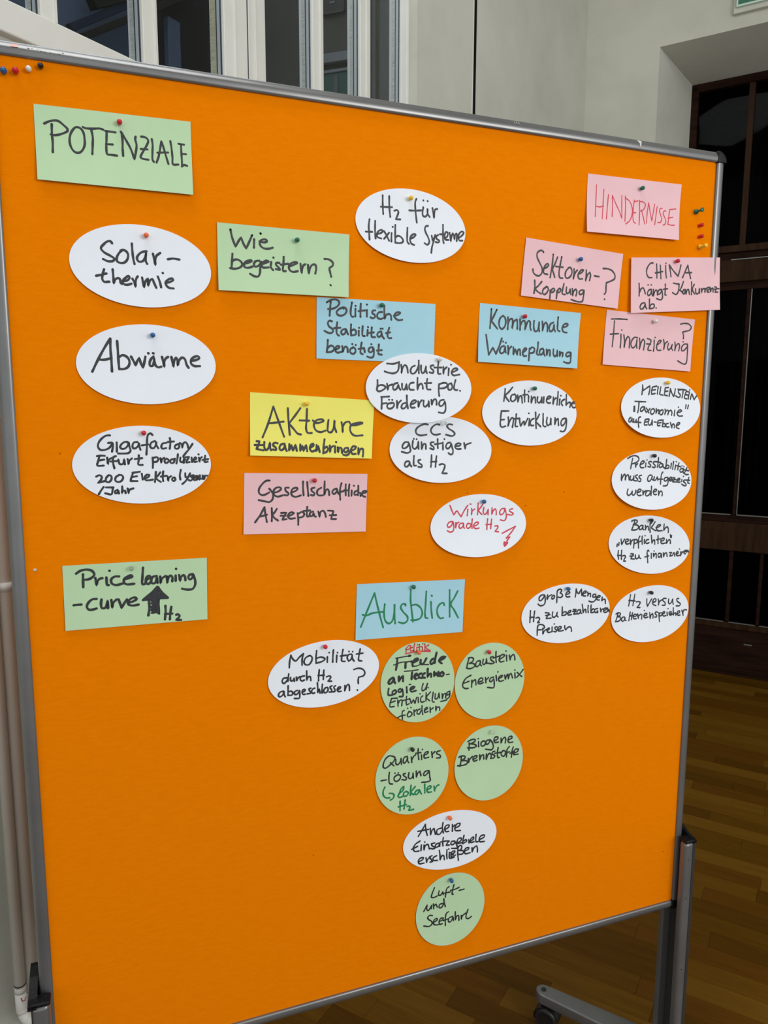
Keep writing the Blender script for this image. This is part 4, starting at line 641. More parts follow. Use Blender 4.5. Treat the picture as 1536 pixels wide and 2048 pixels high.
{'n': 'banken', 'col': 'white', 'shape': 'oval', 'c': [1.06109, 0.75398], 'b': 0.001, 'L': 0.005, 'hb': 0.1043, 'pin': [-0.0038, 0.0472], 'pc': 'black', 'ax': [943, 548], 'ang': -8.1, 'st': [('blackink', 28.5, '-440,466 -395,485 -321,476 -313,448 -364,412 -403,392;-373,462 -396,386 -432,301;-390,397 -310,387 -275,353 -306,310 -372,297 -425,300;-175,369 -223,377 -261,335 -252,302 -212,305 -175,358 -179,309 -152,291;-122,372 -118,283 -100,338 -60,352 -43,279;-16,411 -14,322 -8,233;-16,411 23,442 18,409 -16,405;98,427 60,374 22,320 72,284 127,257;124,315 205,333 231,359 190,367 150,347 139,303 168,257 271,251;313,372 310,305 312,249 338,292 385,318 414,277 417,209;-746,56 -752,11;-708,81 -713,32;-664,144 -648,39 -616,92 -585,139;-563,83 -511,97 -499,123 -532,136 -564,111 -563,67 -529,43 -483,51;-459,126 -450,21 -431,92 -392,117;-366,121 -370,44 -378,-38;-366,110 -319,118 -292,89 -317,52 -357,43;-241,174 -266,126 -270,38 -266,-45;-291,61 -218,79;-187,171 -189,99 -183,22;-135,107 -133,30;-123,179 -120,176;-37,101 -84,93 -103,50 -75,26 -28,40;22,176 35,86 40,19 66,73 99,82 108,4;179,161 181,89 183,10;147,85 236,97;258,51 319,69 325,103 283,105 250,73 252,23 286,4 355,11;381,77 383,-2 409,42 450,73 472,38 473,-7;468,162 473,116;500,143 490,104;-718,-66 -727,-141 -713,-224;-646,-65 -651,-146 -650,-234;-736,-157 -644,-158;-618,-171 -578,-168 -558,-191 -584,-233 -604,-270 -558,-273;-440,-144 -373,-148 -413,-195 -439,-237 -359,-248;-459,-187 -380,-186;-333,-173 -332,-228 -299,-247 -259,-217 -253,-173 -245,-228 -212,-247;-25,-121 -45,-98 -65,-130 -57,-230 -49,-336;-118,-226 -30,-210;30,-169 32,-258;95,-126 98,-128;78,-172 86,-240 112,-186 140,-176 148,-261;249,-184 201,-180 188,-224 209,-254 250,-228 270,-185 271,-263;311,-176 319,-255 346,-190 387,-181 402,-250;456,-180 512,-178 485,-210 464,-248 527,-241;568,-188 583,-256;547,-192 540,-220;617,-219 666,-200 658,-171 624,-186 617,-230 653,-255 702,-247;692,-124 695,-127;729,-181 723,-265 743,-210 778,-184;807,-197 849,-177 834,-160 806,-180 807,-220 842,-228;869,-162 870,-202 898,-158 913,-199')]},
{'n': 'grosse_mengen', 'col': 'white', 'shape': 'oval', 'c': [0.88203, 0.63833], 'b': 0.001, 'L': 0.004, 'hb': 0.1028, 'pin': [-0.0016, 0.0466], 'pc': 'blue', 'ax': [941, 544], 'ang': 0.3, 'st': [('blackink', 28.1, '-483,381 -542,381 -586,332 -579,285 -539,288 -488,341 -469,380 -457,304 -465,223 -504,192 -570,195 -604,224;-410,375 -422,335 -417,288 -389,344 -330,368;-290,353 -322,327 -315,291 -275,305 -263,345 -297,359;-173,454 -206,434 -213,329 -215,218;-212,411 -193,450 -140,457 -118,426 -151,388 -110,367 -95,330 -135,304 -188,315;-28,354 26,355 59,376 24,402 -16,376 -28,330 7,300 61,303;192,435 189,353 177,285;193,430 223,362 251,342 283,392 309,426 312,354 321,300;354,333 408,352 407,376 366,373 340,334 355,291 404,287;443,355 451,313 445,278 472,323 506,320 508,266;625,298 570,297 557,262 586,241 626,274 629,208 581,164 525,163 476,183;656,235 705,237 725,259 682,269 649,236 657,193 706,183;768,232 762,196 763,160 790,188 833,178 842,105;-758,117 -763,7 -769,-96;-673,103 -685,11 -695,-86;-770,-4 -678,-7;-645,-27 -593,-21 -566,-52 -586,-85 -612,-114 -572,-113;-449,53 -369,39 -408,-15 -434,-59 -328,-58;-441,0 -355,9;-296,50 -302,-25 -274,-51 -221,-21 -202,41 -208,-23 -181,-51;-96,125 -95,37 -100,-33;-94,2 -47,32 -6,17 -19,-23 -100,-33;21,-3 75,9 88,43 47,35 21,-3 35,-34 103,-35;142,56 204,50 178,-1 144,-33 212,-33;129,22 198,21;293,36 245,34 219,-10 247,-37 288,-11 307,29 301,-18 322,-32;332,133 348,43 357,-29 376,22 404,37 419,-29;464,103 459,32 468,-34;527,104 522,15 523,-33;530,-10 571,28 606,7 593,-34 537,-40;669,25 620,17 607,-29 642,-50 676,-12 677,-54;732,25 748,-54 754,-13 788,8;810,-24 860,-11 859,19 817,11 803,-30 825,-62 875,-60;894,16 896,-56 923,-11 932,-60;-611,-187 -615,-262 -617,-343;-611,-216 -598,-165 -539,-154 -479,-183 -466,-219 -519,-249 -591,-247;-499,-227 -498,-338 -466,-277 -426,-258;-406,-272 -366,-258 -366,-235 -399,-243 -412,-283 -386,-315 -332,-314;-306,-224 -306,-311;-262,-172 -258,-175;-199,-234 -246,-235 -246,-259 -212,-292 -225,-319 -272,-309;-178,-283 -125,-271 -111,-243 -152,-233 -185,-265 -178,-301 -145,-316 -70,-312;-37,-227 -37,-268 -16,-312 24,-269 79,-262 106,-301 107,-348')]},
{'n': 'h_zwei_versus', 'col': 'white', 'shape': 'oval', 'c': [1.07135, 0.61976], 'b': 0.001, 'L': 0.005, 'hb': 0.0994, 'pin': [-0.0052, 0.0422], 'pc': 'black', 'ax': [908, 543], 'ang': 2.1, 'st': [('blackink', 27.2, '-484,407 -499,304 -518,194;-386,404 -401,306 -422,193;-518,300 -373,276;-346,257 -294,258 -253,238 -284,185 -329,146 -256,139;-103,291 -100,213 -81,145 -33,218 11,281;47,211 107,228 112,272 65,276 40,222 49,172 117,143;166,267 182,199 178,138 195,209 261,247;356,261 294,267 275,235 332,180 334,135 266,135;418,245 414,178 442,147 489,182 514,242 516,180 532,134;659,235 611,228 626,181 705,124 685,92 602,94;-802,64 -751,86 -699,65 -717,29 -762,11;-757,71 -781,-8 -812,-81;-762,11 -703,-5 -696,-44 -747,-77 -812,-81;-606,-14 -652,-10 -677,-51 -657,-86 -618,-79 -587,-16 -605,-58 -572,-83;-478,72 -495,-14 -507,-90;-425,56 -443,-19 -448,-73;-495,-3 -411,5;-403,-23 -344,-18 -332,8 -378,18 -410,-22 -396,-62 -337,-68;-306,22 -290,-78 -278,-19 -226,9;-206,-9 -211,-86;-153,74 -151,72;-159,-36 -92,-20 -93,8 -140,7 -165,-35 -138,-71 -65,-61;-27,18 -18,-49 -13,-105 8,-29 41,-5 55,-45 54,-95;162,11 114,16 102,-11 143,-53 137,-81 96,-77;189,-2 198,-81 209,-176;197,-36 237,-7 271,-27 251,-64 197,-64;285,-34 325,-26 331,1 291,-1 278,-44 306,-80 360,-74;386,-10 397,-78;407,55 410,53;489,-14 441,-15 435,-48 463,-78 511,-66;456,-50 503,-43;535,61 537,-24 539,-91 559,-48 593,-46 601,-92;635,-61 690,-44 689,-16 647,-17 628,-66 656,-97 705,-96;744,-4 767,-68 779,-120 773,-46 800,-3 863,-11')]},
{'n': 'wirkungsgrade', 'col': 'white', 'shape': 'oval', 'c': [0.70009, 0.80959], 'b': 0.001, 'L': 0.008, 'hb': 0.0976, 'pin': [0.0056, 0.0411], 'pc': 'blue', 'ax': [910, 535], 'ang': -0.2, 'st': [('redink', 24.8, '-552,365 -518,283 -480,201 -423,267 -385,219 -344,165 -282,272 -219,353;-218,287 -231,177;-178,374 -160,369;-148,295 -144,243 -151,185 -135,254 -89,284;-26,383 -27,284 -35,185;72,373 34,316 -12,254 47,185;86,302 73,221 99,183 138,206 171,275 165,176;243,290 237,173 263,236 303,269 323,233 323,168;495,267 429,264 389,207 409,164 462,186 496,261 516,177 516,106 482,61 402,76;643,257 589,245 583,221 657,171 630,150 543,162;-500,92 -563,84 -602,34 -584,-1 -533,19 -494,92 -482,5 -496,-63 -548,-83 -604,-57;-443,72 -451,-25 -431,49 -386,75;-310,54 -361,51 -387,0 -362,-30 -317,-3 -297,53 -304,-4 -285,-31;-168,35 -220,44 -246,-1 -228,-37 -182,-22 -149,34;-135,120 -143,34 -141,-42;-98,-3 -39,17 -19,51 -58,58 -104,26 -111,-20 -73,-49 -8,-43;158,106 146,19 139,-74;234,96 222,15 214,-66;124,8 235,9;294,-26 354,-27 347,-62 292,-118 365,-127;434,-158 566,-103 699,-51;699,-51 605,-158 509,-245;509,-245 583,-228;583,-228 521,-295'), ('redink', 32.3, '473,-310 465,-339 475,-380 505,-353 540,-320 493,-323;479,-334 506,-335;478,-351 492,-352')]},
{'n': 'ausblick', 'col': 'blue', 'shape': 'rect', 'c': [0.57639, 0.67499], 'b': 0.001, 'L': 0.0025, 'hb': 0.0888, 'pin': [0.0017, 0.0383], 'pc': 'green', 'q': [[-952, 497], [990, 426], [948, -493], [-987, -430]], 'st': [('greenink', 31.0, '-893,-219 -769,62 -651,323;-651,323 -583,32 -505,-265;-859,-19 -796,-37 -690,-9 -510,-3;-473,122 -487,-29 -464,-160 -404,-211 -342,-172 -303,-20 -300,96;-303,96 -303,-72 -291,-222;-106,65 -109,92 -157,96 -191,47 -150,-34 -69,-133 -76,-198 -138,-231 -227,-206;-10,328 -13,148 8,-49 28,-221;-6,56 84,64 168,1 198,-94 167,-169 83,-198 -3,-192;272,274 258,32 248,-125 262,-179 296,-188;357,89 364,-57 381,-193;367,196 377,187;605,7 591,48 534,40 484,-15 470,-93 498,-182 541,-216 584,-210;703,264 705,31 706,-202;855,231 791,117 727,16 792,-97 865,-234')]},
{'n': 'mobilitaet', 'col': 'white', 'shape': 'oval', 'c': [0.4261, 0.58155], 'b': 0.001, 'L': 0.004, 'hb': 0.1028, 'pin': [-0.0004, 0.0463], 'pc': 'red', 'ax': [931, 541], 'ang': 3.1, 'st': [('blackink', 28.2, '-555,369 -577,265 -584,169;-555,369 -529,310 -480,266 -417,322 -351,371;-351,371 -374,279 -376,185;-254,328 -317,297 -344,237 -326,191 -269,178 -218,235 -211,297 -242,329;-133,396 -144,290 -145,188;-142,264 -78,282 -14,262 5,240 -41,208 -140,190;43,274 42,185;74,341 76,338;147,377 137,269 132,174;202,281 196,167;214,325 216,322;309,365 292,277 287,175 339,162;262,261 367,262;452,271 399,265 379,216 404,155 451,194 465,263 470,192 496,148;410,321 413,318;472,310 474,309;604,344 583,243 576,154 628,135;537,262 649,265;-596,67 -604,12 -611,-49;-622,8 -684,4 -704,-44 -680,-78 -630,-41 -604,6;-567,7 -568,-42 -537,-53 -511,-6 -506,-63;-474,2 -469,-61 -455,-25 -417,1;-342,4 -392,-2 -412,-43 -388,-72 -344,-65;-303,81 -304,6 -306,-76 -280,-22 -248,-20 -237,-85;-94,75 -106,-19 -111,-107;-18,59 -26,-16 -31,-92;-115,-18 -13,-24;25,-58 70,-48 95,-70 75,-106 43,-133 107,-141;-696,-201 -745,-213 -771,-259 -747,-287 -697,-256 -677,-197 -679,-253 -661,-296;-611,-124 -613,-205 -617,-280;-613,-224 -566,-218 -536,-247 -555,-282 -611,-280;-460,-219 -504,-232 -512,-269 -487,-285 -442,-253 -429,-223 -425,-293 -432,-348 -514,-344;-386,-260 -342,-247 -335,-223 -366,-219 -386,-254 -374,-293 -337,-298;-240,-211 -272,-219 -254,-265 -242,-292 -305,-296;-177,-219 -215,-233 -229,-275 -204,-304 -179,-294;-130,-136 -126,-232 -128,-301 -101,-241 -90,-313;-48,-172 -57,-266 -58,-323 -25,-271 2,-236;2,-236 -25,-271 -19,-316 19,-314 46,-273 34,-234 2,-236;112,-218 79,-233 104,-287 103,-319 64,-314;170,-226 143,-242 162,-295 155,-320 116,-317;201,-294 246,-281 260,-257 228,-253 201,-288 219,-328 265,-328;332,-241 326,-336 351,-269 385,-228 404,-250 409,-334;490,7 567,19 646,-10 679,-66 658,-115 571,-132;571,-132 561,-180 563,-238;542,-343 547,-349')]},
{'n': 'politik_freude', 'col': 'green', 'shape': 'round', 'c': [0.58999, 0.54566], 'b': 0.001, 'L': 0.004, 'hb': 0.127, 'pin': [-0.0014, 0.054], 'pc': 'orange', 'ax': [708, 675], 'ang': -65.9, 'st': [('blackink', 39.5, '-381,463 -386,373 -405,267;-174,479 -146,481;-231,373 -235,278;-122,369 -126,378;-88,355 -2,391 -12,415 -69,399 -107,339 -98,293;46,385 46,321 84,307 151,400;340,479 321,398 307,299;316,381 258,369 224,327 234,289 288,310 316,362;395,334 463,354 512,385 453,392 404,361 385,326 434,279;-461,139 -513,109 -541,59 -523,34 -466,67 -438,127 -434,63 -420,38;-353,143 -354,53 -325,103 -278,143 -278,52;-112,185 -122,68;-59,115 -21,137 -31,157 -59,142 -69,89 -40,62;56,146 17,133 8,88 46,70;123,142 85,124 85,78 123,60;176,214 172,67 210,118 240,114 240,63;298,143 298,65 337,120 367,61;376,134 396,57;445,121 406,93 416,55 455,50 475,94 445,125'), ('blackink', 20.7, '-409,466 -288,474 -155,479;-447,353 -316,383 -136,379 -50,378;-231,354 -174,384 -136,377;-98,293 -40,286 46,307;84,298 191,285;-254,221 -136,216 -2,217;-40,58 17,69 65,67;46,56 133,59;524,67 583,67;434,279 449,272'), ('blackink', 32.0, '-537,-41 -547,-103 -543,-153 -468,-163;-421,-83 -468,-104 -468,-145 -431,-150 -397,-114 -421,-83;-326,-73 -364,-91 -355,-128 -317,-124 -293,-78 -280,-148 -285,-210 -346,-207;-213,-57 -208,-157;-141,-111 -89,-100 -60,-72 -108,-66 -146,-102 -127,-150 -41,-143'), ('blackink', 24.5, '-165,-22 -136,-21;92,-37 70,-103 74,-158 113,-154 172,-43;172,-43 147,-150;183,-118 187,-122;-487,-219 -384,-229;-488,-228 -516,-305 -517,-359 -442,-365;-498,-290 -422,-273;-375,-262 -371,-371;-371,-326 -337,-276 -300,-272 -305,-371;-214,-220 -224,-310 -215,-375 -167,-354;-281,-284 -157,-273;-157,-264 -129,-359 -90,-292 -62,-369 -32,-263;-3,-267 1,-359;31,-208 35,-212;83,-251 45,-283 54,-357 112,-356;147,-205 141,-351;229,-202 151,-288 209,-356;278,-213 263,-377 297,-391;317,-246 317,-338 356,-334 386,-237 395,-331;445,-263 449,-357 474,-277 514,-263 514,-347;594,-237 544,-249 534,-303 574,-290 594,-246 583,-338 524,-376;420,-399 533,-387;-259,-459 -292,-473 -298,-545 -294,-609;-379,-569 -331,-549 -246,-543;-159,-496 -198,-523 -198,-577 -160,-583 -117,-544 -140,-504 -178,-489;-198,-430 -195,-434;-139,-426 -135,-430;-82,-475 -78,-576;-83,-521 -34,-478;33,-474 -15,-494 -25,-548 13,-562 52,-504;68,-423 67,-506 81,-581;111,-512 169,-484 160,-464 121,-486 120,-550 178,-540;218,-472 222,-565;222,-519 277,-490;326,-469 325,-556 350,-491 394,-497 399,-553'), ('redink', 20.7, '-227,608 -222,544;-222,616 -176,657 -138,648 -156,609 -213,588;-109,622 -147,599 -137,561 -89,565;-67,681 -80,619 -80,555;-28,617 -27,544;-14,657 -10,654;19,662 20,562;-4,610 58,617;72,610 78,555;81,664 85,662;120,660 121,541;192,634 130,595 198,532;-241,521 -80,537 64,534 223,511;131,540 208,540 223,511')]},
{'n': 'baustein', 'col': 'green', 'shape': 'round', 'c': [0.72828, 0.52988], 'b': 0.001, 'L': 0.0035, 'hb': 0.1265, 'pin': [-0.0062, 0.055], 'pc': 'red', 'ax': [697, 689], 'ang': -47.3, 'st': [('blackink', 27.9, '-418,475 -447,380 -466,289;-438,464 -378,471 -337,447 -346,406 -417,367;-417,367 -336,357 -304,316 -345,283 -415,273 -471,294;-204,393 -265,387 -294,324 -274,293 -223,315 -193,387 -203,332 -177,296;-143,410 -152,335 -131,314 -90,347 -81,426 -74,326;58,433 1,431 12,382 76,327 45,311 -54,328;108,523 105,418 115,322;53,410 198,436;179,372 262,410 282,436 229,452 183,409 174,353 211,320 269,328;319,432 326,325;306,510 310,507;377,425 395,327 409,392 461,429 483,393 490,325;-379,151 -484,103 -534,25 -539,-31 -493,-74 -433,-78;-524,24 -464,35 -418,48;-363,59 -367,-63;-362,3 -332,46 -291,60 -280,-36;-240,6 -158,24 -148,60 -189,75 -230,42 -239,-13 -198,-28 -137,-12;-96,73 -85,-24;-86,24 -34,65;69,61 7,50 -13,5 18,-18 70,32 81,-45 71,-130 -53,-112;116,84 128,-13;149,146 154,144;164,20 226,41 247,67 195,64 164,20 185,-30 264,-26;289,71 306,-17 321,39 352,83 364,-15 384,59 415,84 449,-2;495,84 502,-13;491,137 495,135;543,88 597,33 641,-2;665,126 597,52 534,-3')]},
{'n': 'quartiersloesung', 'col': 'green', 'shape': 'round', 'c': [0.58118, 0.37857], 'b': 0.001, 'L': 0.0035, 'hb': 0.1232, 'pin': [-0.0028, 0.0501], 'pc': 'black', 'ax': [697, 683], 'ang': -78.2, 'st': [('blackink', 27.1, '-366,411 -432,427 -499,382 -536,305 -537,240 -499,219 -423,258 -347,319 -328,382 -375,413;-409,302 -347,235;-309,341 -309,266 -280,242 -232,281 -213,353 -208,239;-98,362 -155,352 -175,280 -155,249 -117,280 -88,350 -98,296 -73,244;-25,340 -15,239;-15,291 28,350 57,364;105,469 101,385 116,269;57,392 155,390;165,346 170,260;181,443 184,440;214,328 283,355 292,381 243,380 214,338 224,279 303,280;357,371 372,263;367,321 421,365;521,363 461,353 451,326 521,277 522,238 452,240;-580,8 -486,7;-428,132 -438,45 -424,-69 -372,-88;-290,57 -338,28 -338,-28 -300,-54 -243,-27 -223,26 -261,61 -300,54;-328,101 -324,98;-266,95 -262,92;-136,58 -175,55 -165,25 -117,-21 -127,-57 -199,-39;-68,64 -78,-19 -49,-52 -1,-23 9,51 14,-54;68,69 68,-45 97,26 136,57 156,-32;304,37 234,30 205,-22 225,-44 284,-7 314,26 323,-81 333,-149 284,-164 170,-156'), ('greenink', 29.0, '-512,-118 -544,-187 -540,-262 -493,-313 -427,-325;-431,-245 -369,-261 -345,-299 -370,-350 -413,-368;-166,-172 -215,-201 -244,-271 -273,-321;-166,-172 -176,-227 -254,-287;-273,-326 -245,-355 -196,-345;-118,-266 -167,-285 -167,-341 -119,-350 -80,-301 -118,-266;-30,-173 -41,-270 -46,-354;47,-211 -31,-301 17,-352;125,-282 67,-290 37,-341 76,-358 135,-293 145,-333 164,-365;227,-196 229,-358;273,-309 343,-284 343,-255 293,-256 268,-308 293,-360 353,-362;403,-266 417,-355;422,-318 463,-268 498,-260;-236,-422 -238,-591;-141,-417 -165,-577;-270,-519 -120,-505;-106,-541 -62,-545 -53,-570 -83,-621 15,-616')]},
{'n': 'biogene', 'col': 'green', 'shape': 'round', 'c': [0.7302, 0.37612], 'b': 0.001, 'L': 0.004, 'hb': 0.132, 'pin': [0.0026, 0.0596], 'pc': 'clear', 'ax': [695, 691], 'ang': -87.7, 'st': [('blackink', 28.8, '-406,440 -409,305;-432,468 -365,491 -303,491 -282,468 -323,436 -385,417;-374,415 -292,392 -255,357 -311,337 -440,353;-222,430 -218,337;-231,491 -227,489;-116,432 -167,411 -166,352 -124,336 -83,378 -94,419 -126,434;10,431 -63,424 -73,357 -31,360 21,425 64,354 76,274 45,240 -8,248 -76,269;95,398 168,426 168,455 115,464 89,419 106,367 180,360;232,426 234,332 264,401 306,433 329,390 319,323;383,372 457,395 451,425 403,428 377,373 394,321 475,313;-557,204 -566,118 -586,35;-608,207 -547,221 -485,201 -495,164 -556,136;-546,134 -474,122 -433,96 -453,60 -525,44 -632,53;-423,152 -407,72 -402,120 -341,177;-330,117 -257,144 -247,171 -289,178 -330,136 -309,84 -247,93;-195,182 -194,80 -164,157 -122,170 -111,90;-60,179 -64,67 -28,154 3,178 36,143 31,76;109,200 56,189 56,160 110,111 89,76 26,86;177,257 162,162 174,71 206,66;109,161 237,159;279,182 237,139 259,87 302,79 333,133 311,176 268,183;407,240 364,197 355,120 350,52;323,125 408,141;488,217 462,142 453,29;419,109 516,133;495,97 581,122 597,159 537,169 495,126 495,77 593,66')]},
{'n': 'andere_einsatzgebiete', 'col': 'white', 'shape': 'oval', 'c': [0.65645, 0.24324], 'b': 0.001, 'L': 0.003, 'hb': 0.1019, 'pin': [-0.0048, 0.0448], 'pc': 'orange', 'ax': [922, 541], 'ang': -3.1, 'st': [('blackink', 28.8, '-499,392 -563,292 -632,194;-499,392 -486,276 -460,177;-639,289 -435,284;-403,296 -396,170 -370,252 -332,282 -305,163;-189,259 -267,243 -279,170 -227,147 -163,209;-157,353 -169,261 -149,156;-110,217 -45,248 -39,285 -98,284 -124,226 -97,170 -45,166;27,278 28,151;34,232 73,262;73,198 166,230 185,271 126,277 80,222 87,158 187,134;-600,100 -689,57 -728,-9 -702,-71 -620,-82;-759,-21 -645,10;-575,20 -582,-84;-511,63 -507,59;-524,9 -524,-91 -498,-9 -453,7 -421,-88;-318,3 -382,4 -369,-36 -305,-88 -331,-101 -408,-78;-227,-16 -292,-28 -305,-75 -253,-80 -214,-26 -220,-81;-149,68 -162,-18 -155,-88;-201,-3 -96,-6;-96,-6 -31,-20 -70,-50 -96,-88 -31,-96;75,-43 9,-41 2,-90 49,-100 88,-58 115,-127 141,-209;128,-92 201,-56 207,-20 154,-9 121,-65 141,-101 208,-102;260,26 241,-52 228,-126;234,-127 315,-93 301,-65 248,-79;355,-76 362,-141;395,-110 449,-83 449,-45 395,-72 395,-136 463,-137;502,-5 503,-146 544,-154;571,-121 666,-90 672,-53 598,-57 564,-120 585,-163 673,-175;-627,-279 -550,-259 -537,-225 -601,-223 -634,-266 -615,-319 -525,-327;-486,-236 -474,-332 -467,-290 -422,-250;-370,-224 -422,-237 -383,-296 -358,-339 -409,-334;-279,-244 -344,-267 -344,-317 -267,-334;-227,-155 -214,-258 -215,-345 -175,-266 -142,-273 -130,-351;-77,-174 -83,-261 -77,-344;-31,-235 -31,-335 -18,-351;-44,-169 -40,-172;9,-281 75,-257 75,-232 22,-233 2,-292 22,-347 88,-311;22,-322 -5,-354 62,-349;-4,-247 48,-302;16,-169 115,-190;141,-158 135,-283 148,-422;141,-183 181,-147 215,-173 195,-233 155,-237;168,-240 248,-269 235,-317 155,-313;275,-275 355,-254 355,-229 295,-229 268,-274 288,-329 382,-330;422,-243 423,-332 463,-252 517,-225 531,-279 531,-349')]},
{'n': 'luft_und_seefahrt', 'col': 'green', 'shape': 'round', 'c': [0.65834, 0.1076], 'b': 0.001, 'L': 0.0035, 'hb': 0.1315, 'pin': [-0.0017, 0.0591], 'pc': 'blue', 'ax': [691, 683], 'ang': 55.6, 'st': [('blackink', 27.3, '-326,490 -367,398 -386,323 -345,303 -274,316;-234,407 -243,328 -202,318 -161,379 -151,316;-38,441 -79,420 -99,344 -109,255;-151,336 -16,334;60,458 36,362 26,283 47,273;-6,362 77,363 166,382;167,321 266,322;-533,83 -467,192 -477,114 -447,77 -396,134 -375,169 -385,101;-345,182 -339,90;-334,139 -294,169 -268,102;-149,144 -222,141 -232,83 -190,73 -139,131;-140,232 -129,149 -108,73;-365,-39 -416,-21 -457,-51 -436,-97 -375,-152 -375,-202 -426,-229 -533,-197;-334,-173 -272,-148 -272,-118 -324,-125 -344,-180 -324,-225 -252,-244;-231,-189 -159,-167 -149,-139 -200,-136 -231,-179 -221,-242 -169,-245;-45,-44 -86,-64 -107,-139 -107,-296;-149,-190 -65,-180;39,-156 -34,-168 -45,-236 -3,-247 49,-169 55,-241;91,-78 91,-159 91,-240 123,-167 154,-165 165,-264;212,-179 212,-261 228,-203 291,-158;349,-96 313,-184 313,-255 356,-276 419,-251;265,-172 334,-148')]},
]
INFO = {
 'potenziale': ('rectangular_card', 'green rectangular card with the heading POTENZIALE in black marker'),
 'solar_thermie': ('oval_card', 'white oval card reading Solar-thermie in black marker'),
 'abwaerme': ('oval_card', 'white oval card reading Abwärme in large black marker'),
 'gigafactory': ('oval_card', 'white oval card with four crowded lines beginning Gigafactory Erfurt'),
 'price_learning': ('rectangular_card', 'green card reading Price learning-curve with a thick black up arrow'),
 'wie_begeistern': ('rectangular_card', 'green rectangular card asking Wie begeistern in black marker'),
 'politische': ('rectangular_card', 'light blue rectangular card reading Politische Stabilität benötigt'),
 'flexible_systeme': ('oval_card', 'white oval card at top centre reading H2 für flexible Systeme'),
 'akteure': ('rectangular_card', 'the only yellow card, reading Akteure zusammenbringen'),
 'akzeptanz': ('rectangular_card', 'pink rectangular card below the yellow one reading Gesellschaftliche Akzeptanz'),
 'industrie': ('oval_card', 'white oval card overlapping its neighbours reading Industrie braucht pol. Förderung'),
 'ccs': ('oval_card', 'white oval card reading CCS günstiger als H2'),
 'kommunale': ('rectangular_card', 'light blue rectangular card reading Kommunale Wärmeplanung'),
 'hindernisse': ('rectangular_card', 'pink rectangular card with the heading HINDERNISSE in red marker'),
 'sektoren': ('rectangular_card', 'tilted pink rectangular card reading Sektoren-Kopplung with a question mark'),
 'china': ('rectangular_card', 'pink rectangular card over the right frame rail reading CHINA hängt Konkurrenz ab'),
 'finanzierung': ('rectangular_card', 'pink rectangular card reading Finanzierung with a question mark'),
 'kontinuierliche': ('oval_card', 'white oval card reading Kontinuierliche Entwicklung'),
 'meilenstein': ('oval_card', 'white oval card reading Meilenstein Taxonomie auf EU-Ebene'),
 'preisstabilitaet': ('oval_card', 'white oval card reading Preisstabilität muss aufgezeigt werden'),
 'banken': ('oval_card', 'white oval card reading Banken verpflichten H2 zu finanzieren'),
 'grosse_mengen': ('oval_card', 'white oval card reading große Mengen H2 zu bezahlbaren Preisen'),
 'h_zwei_versus': ('oval_card', 'white oval card reading H2 versus Batteriespeicher'),
 'wirkungsgrade': ('oval_card', 'white oval card reading Wirkungsgrade H2 in red with a zigzag arrow'),
 'ausblick': ('rectangular_card', 'light blue rectangular card with the heading Ausblick in green marker'),
 'mobilitaet': ('oval_card', 'white oval card reading Mobilität durch H2 abgeschlossen'),
 'politik_freude': ('round_card', 'green round card with Politik in red above Freude an Technologie'),
 'baustein': ('round_card', 'green round card reading Baustein Energiemix'),
 'quartiersloesung': ('round_card', 'green round card reading Quartierslösung with lokaler H2 in green'),
 'biogene': ('round_card', 'green round card reading Biogene Brennstoffe'),
 'andere_einsatzgebiete': ('oval_card', 'white oval card reading Andere Einsatzgebiete erschließen'),
 'luft_und_seefahrt': ('round_card', 'lowest green round card, reading Luft- und Seefahrt'),
}
SHORT = {'potenziale': 'POTENZIALE', 'solar_thermie': 'Solar-thermie', 'abwaerme': 'Abwärme', 'gigafactory': 'Gigafactory', 'price_learning': 'Price learning-curve',
 'wie_begeistern': 'Wie begeistern', 'politische': 'Politische Stabilität', 'flexible_systeme': 'flexible Systeme', 'akteure': 'Akteure', 'akzeptanz': 'Gesellschaftliche Akzeptanz',
 'industrie': 'Industrie', 'ccs': 'CCS', 'kommunale': 'Kommunale Wärmeplanung', 'hindernisse': 'HINDERNISSE', 'sektoren': 'Sektoren-Kopplung', 'china': 'CHINA', 'finanzierung': 'Finanzierung',
 'kontinuierliche': 'Kontinuierliche Entwicklung', 'meilenstein': 'Meilenstein', 'preisstabilitaet': 'Preisstabilität', 'banken': 'Banken', 'grosse_mengen': 'große Mengen', 'h_zwei_versus': 'H2 versus',
 'wirkungsgrade': 'Wirkungsgrade', 'ausblick': 'Ausblick', 'mobilitaet': 'Mobilität', 'politik_freude': 'Freude', 'baustein': 'Baustein Energiemix', 'quartiersloesung': 'Quartierslösung',
 'biogene': 'Biogene Brennstoffe', 'andere_einsatzgebiete': 'Andere Einsatzgebiete', 'luft_und_seefahrt': 'Luft- und Seefahrt'}
INKNAME = {'blackink': 'black marker handwriting', 'redink': 'red marker handwriting', 'greenink': 'green marker handwriting'}
GROUP = {'rectangular_card': 'rectangular cards pinned to the board', 'oval_card': 'white oval cards pinned to the board', 'round_card': 'green round cards pinned to the board'}
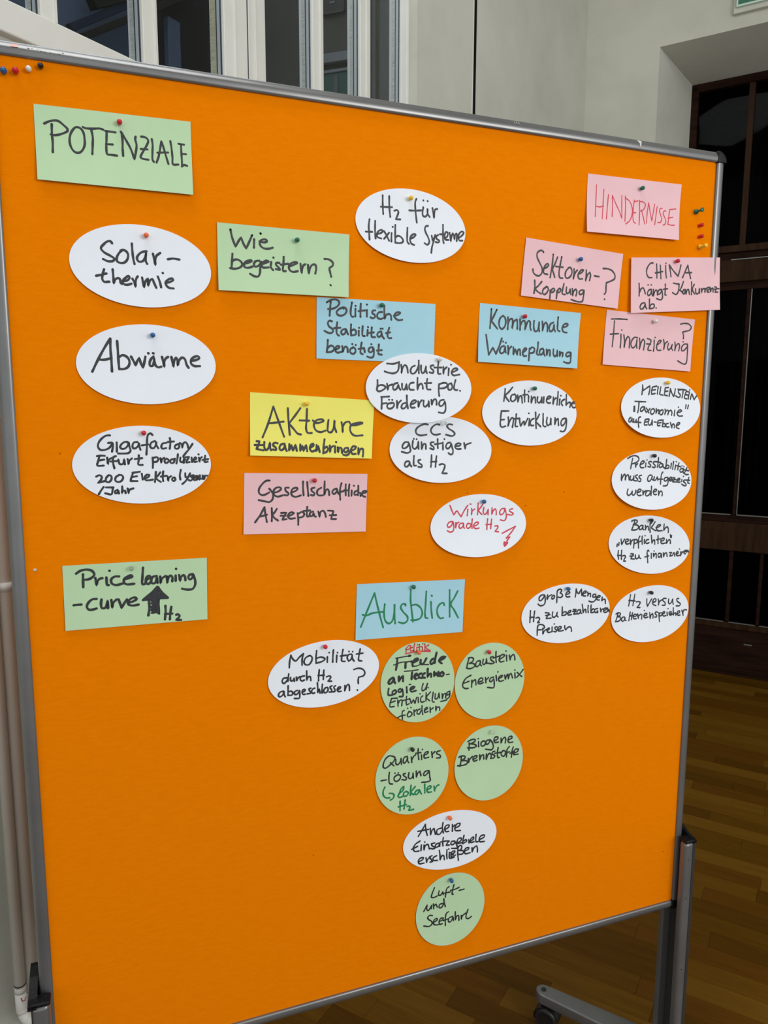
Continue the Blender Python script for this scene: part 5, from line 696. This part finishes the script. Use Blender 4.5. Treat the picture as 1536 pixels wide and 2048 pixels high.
for c in CARDS:
    kindname, lab = INFO[c['n']]
    o = link(kindname, card_mesh(c), M['card_'+c['col']], None, (c['c'][0], 0, c['c'][1]+FZ), smooth=False)
    autosmooth(o, 40)
    tag(o, lab, 'card', GROUP[kindname])
    inks = {}
    for ink, w, data in c['st']: inks.setdefault(ink, []).append((w, data))
    for ink, gr in inks.items():
        t = link('lettering', ink_mesh(c, gr), M[ink], o)
        t['label'] = INKNAME[ink]
    pcol = c['pc']; nm = {'clear': 'clear glassy'}.get(pcol, pcol)
    tip = -c['b']
    ball_pin(c['c'][0]+c['pin'][0], c['c'][1]+c['pin'][1], tip-.0002, pcol, '%s ball pin holding the %s card' % (nm, SHORT[c['n']]), lean=(0, 0))
# loose pins in the corners of the felt
ball_pin(.0127, 1.4262, -.0003, 'blue', 'large blue ball pin at the left end of the corner row of four', True)
ball_pin(.0264, 1.4282, -.0003, 'red', 'large red ball pin second in the corner row, beside the blue', True)
ball_pin(.0416, 1.4329, -.0003, 'white', 'white ball pin in the loose row at the upper left corner')
ball_pin(.0558, 1.4386, -.0003, 'black', 'black ball pin ending the loose row at the upper left corner')
ball_pin(1.1336, 1.3341, -.0003, 'red', 'loose red pin directly below the green push pin at right', lean=(-14, 16))
ball_pin(1.1351, 1.3152, -.0003, 'red', 'loose red pin directly above the yellow push pin at right', lean=(-10, 12))
def push_pin(x, z, col, label):
    e = empty('push_pin', (x, -.0003, z+FZ), (math.radians(90), 0, 0)); tag(e, label, 'pin')
    prof = [(.0040, .0), (.0048, .0008), (.0046, .0026), (.0030, .0040), (.0021, .0060), (.0019, .0095), (.0024, .0125), (.0037, .0142), (.0040, .0156), (.0034, .0166), (.0004, .0168)]
    o = link('pin_body', lathe('pin_body', prof, 20), M['pin_'+col], e, smooth=True)
    o2 = bpy.data.objects.new('needle', NEEDLE); COL.objects.link(o2); o2.parent = e
push_pin(1.1252, 1.3585, 'green', 'green dumbbell-shaped push pin near the right rail')
push_pin(1.1388, 1.2985, 'yellow', 'yellow dumbbell-shaped push pin near the right rail')
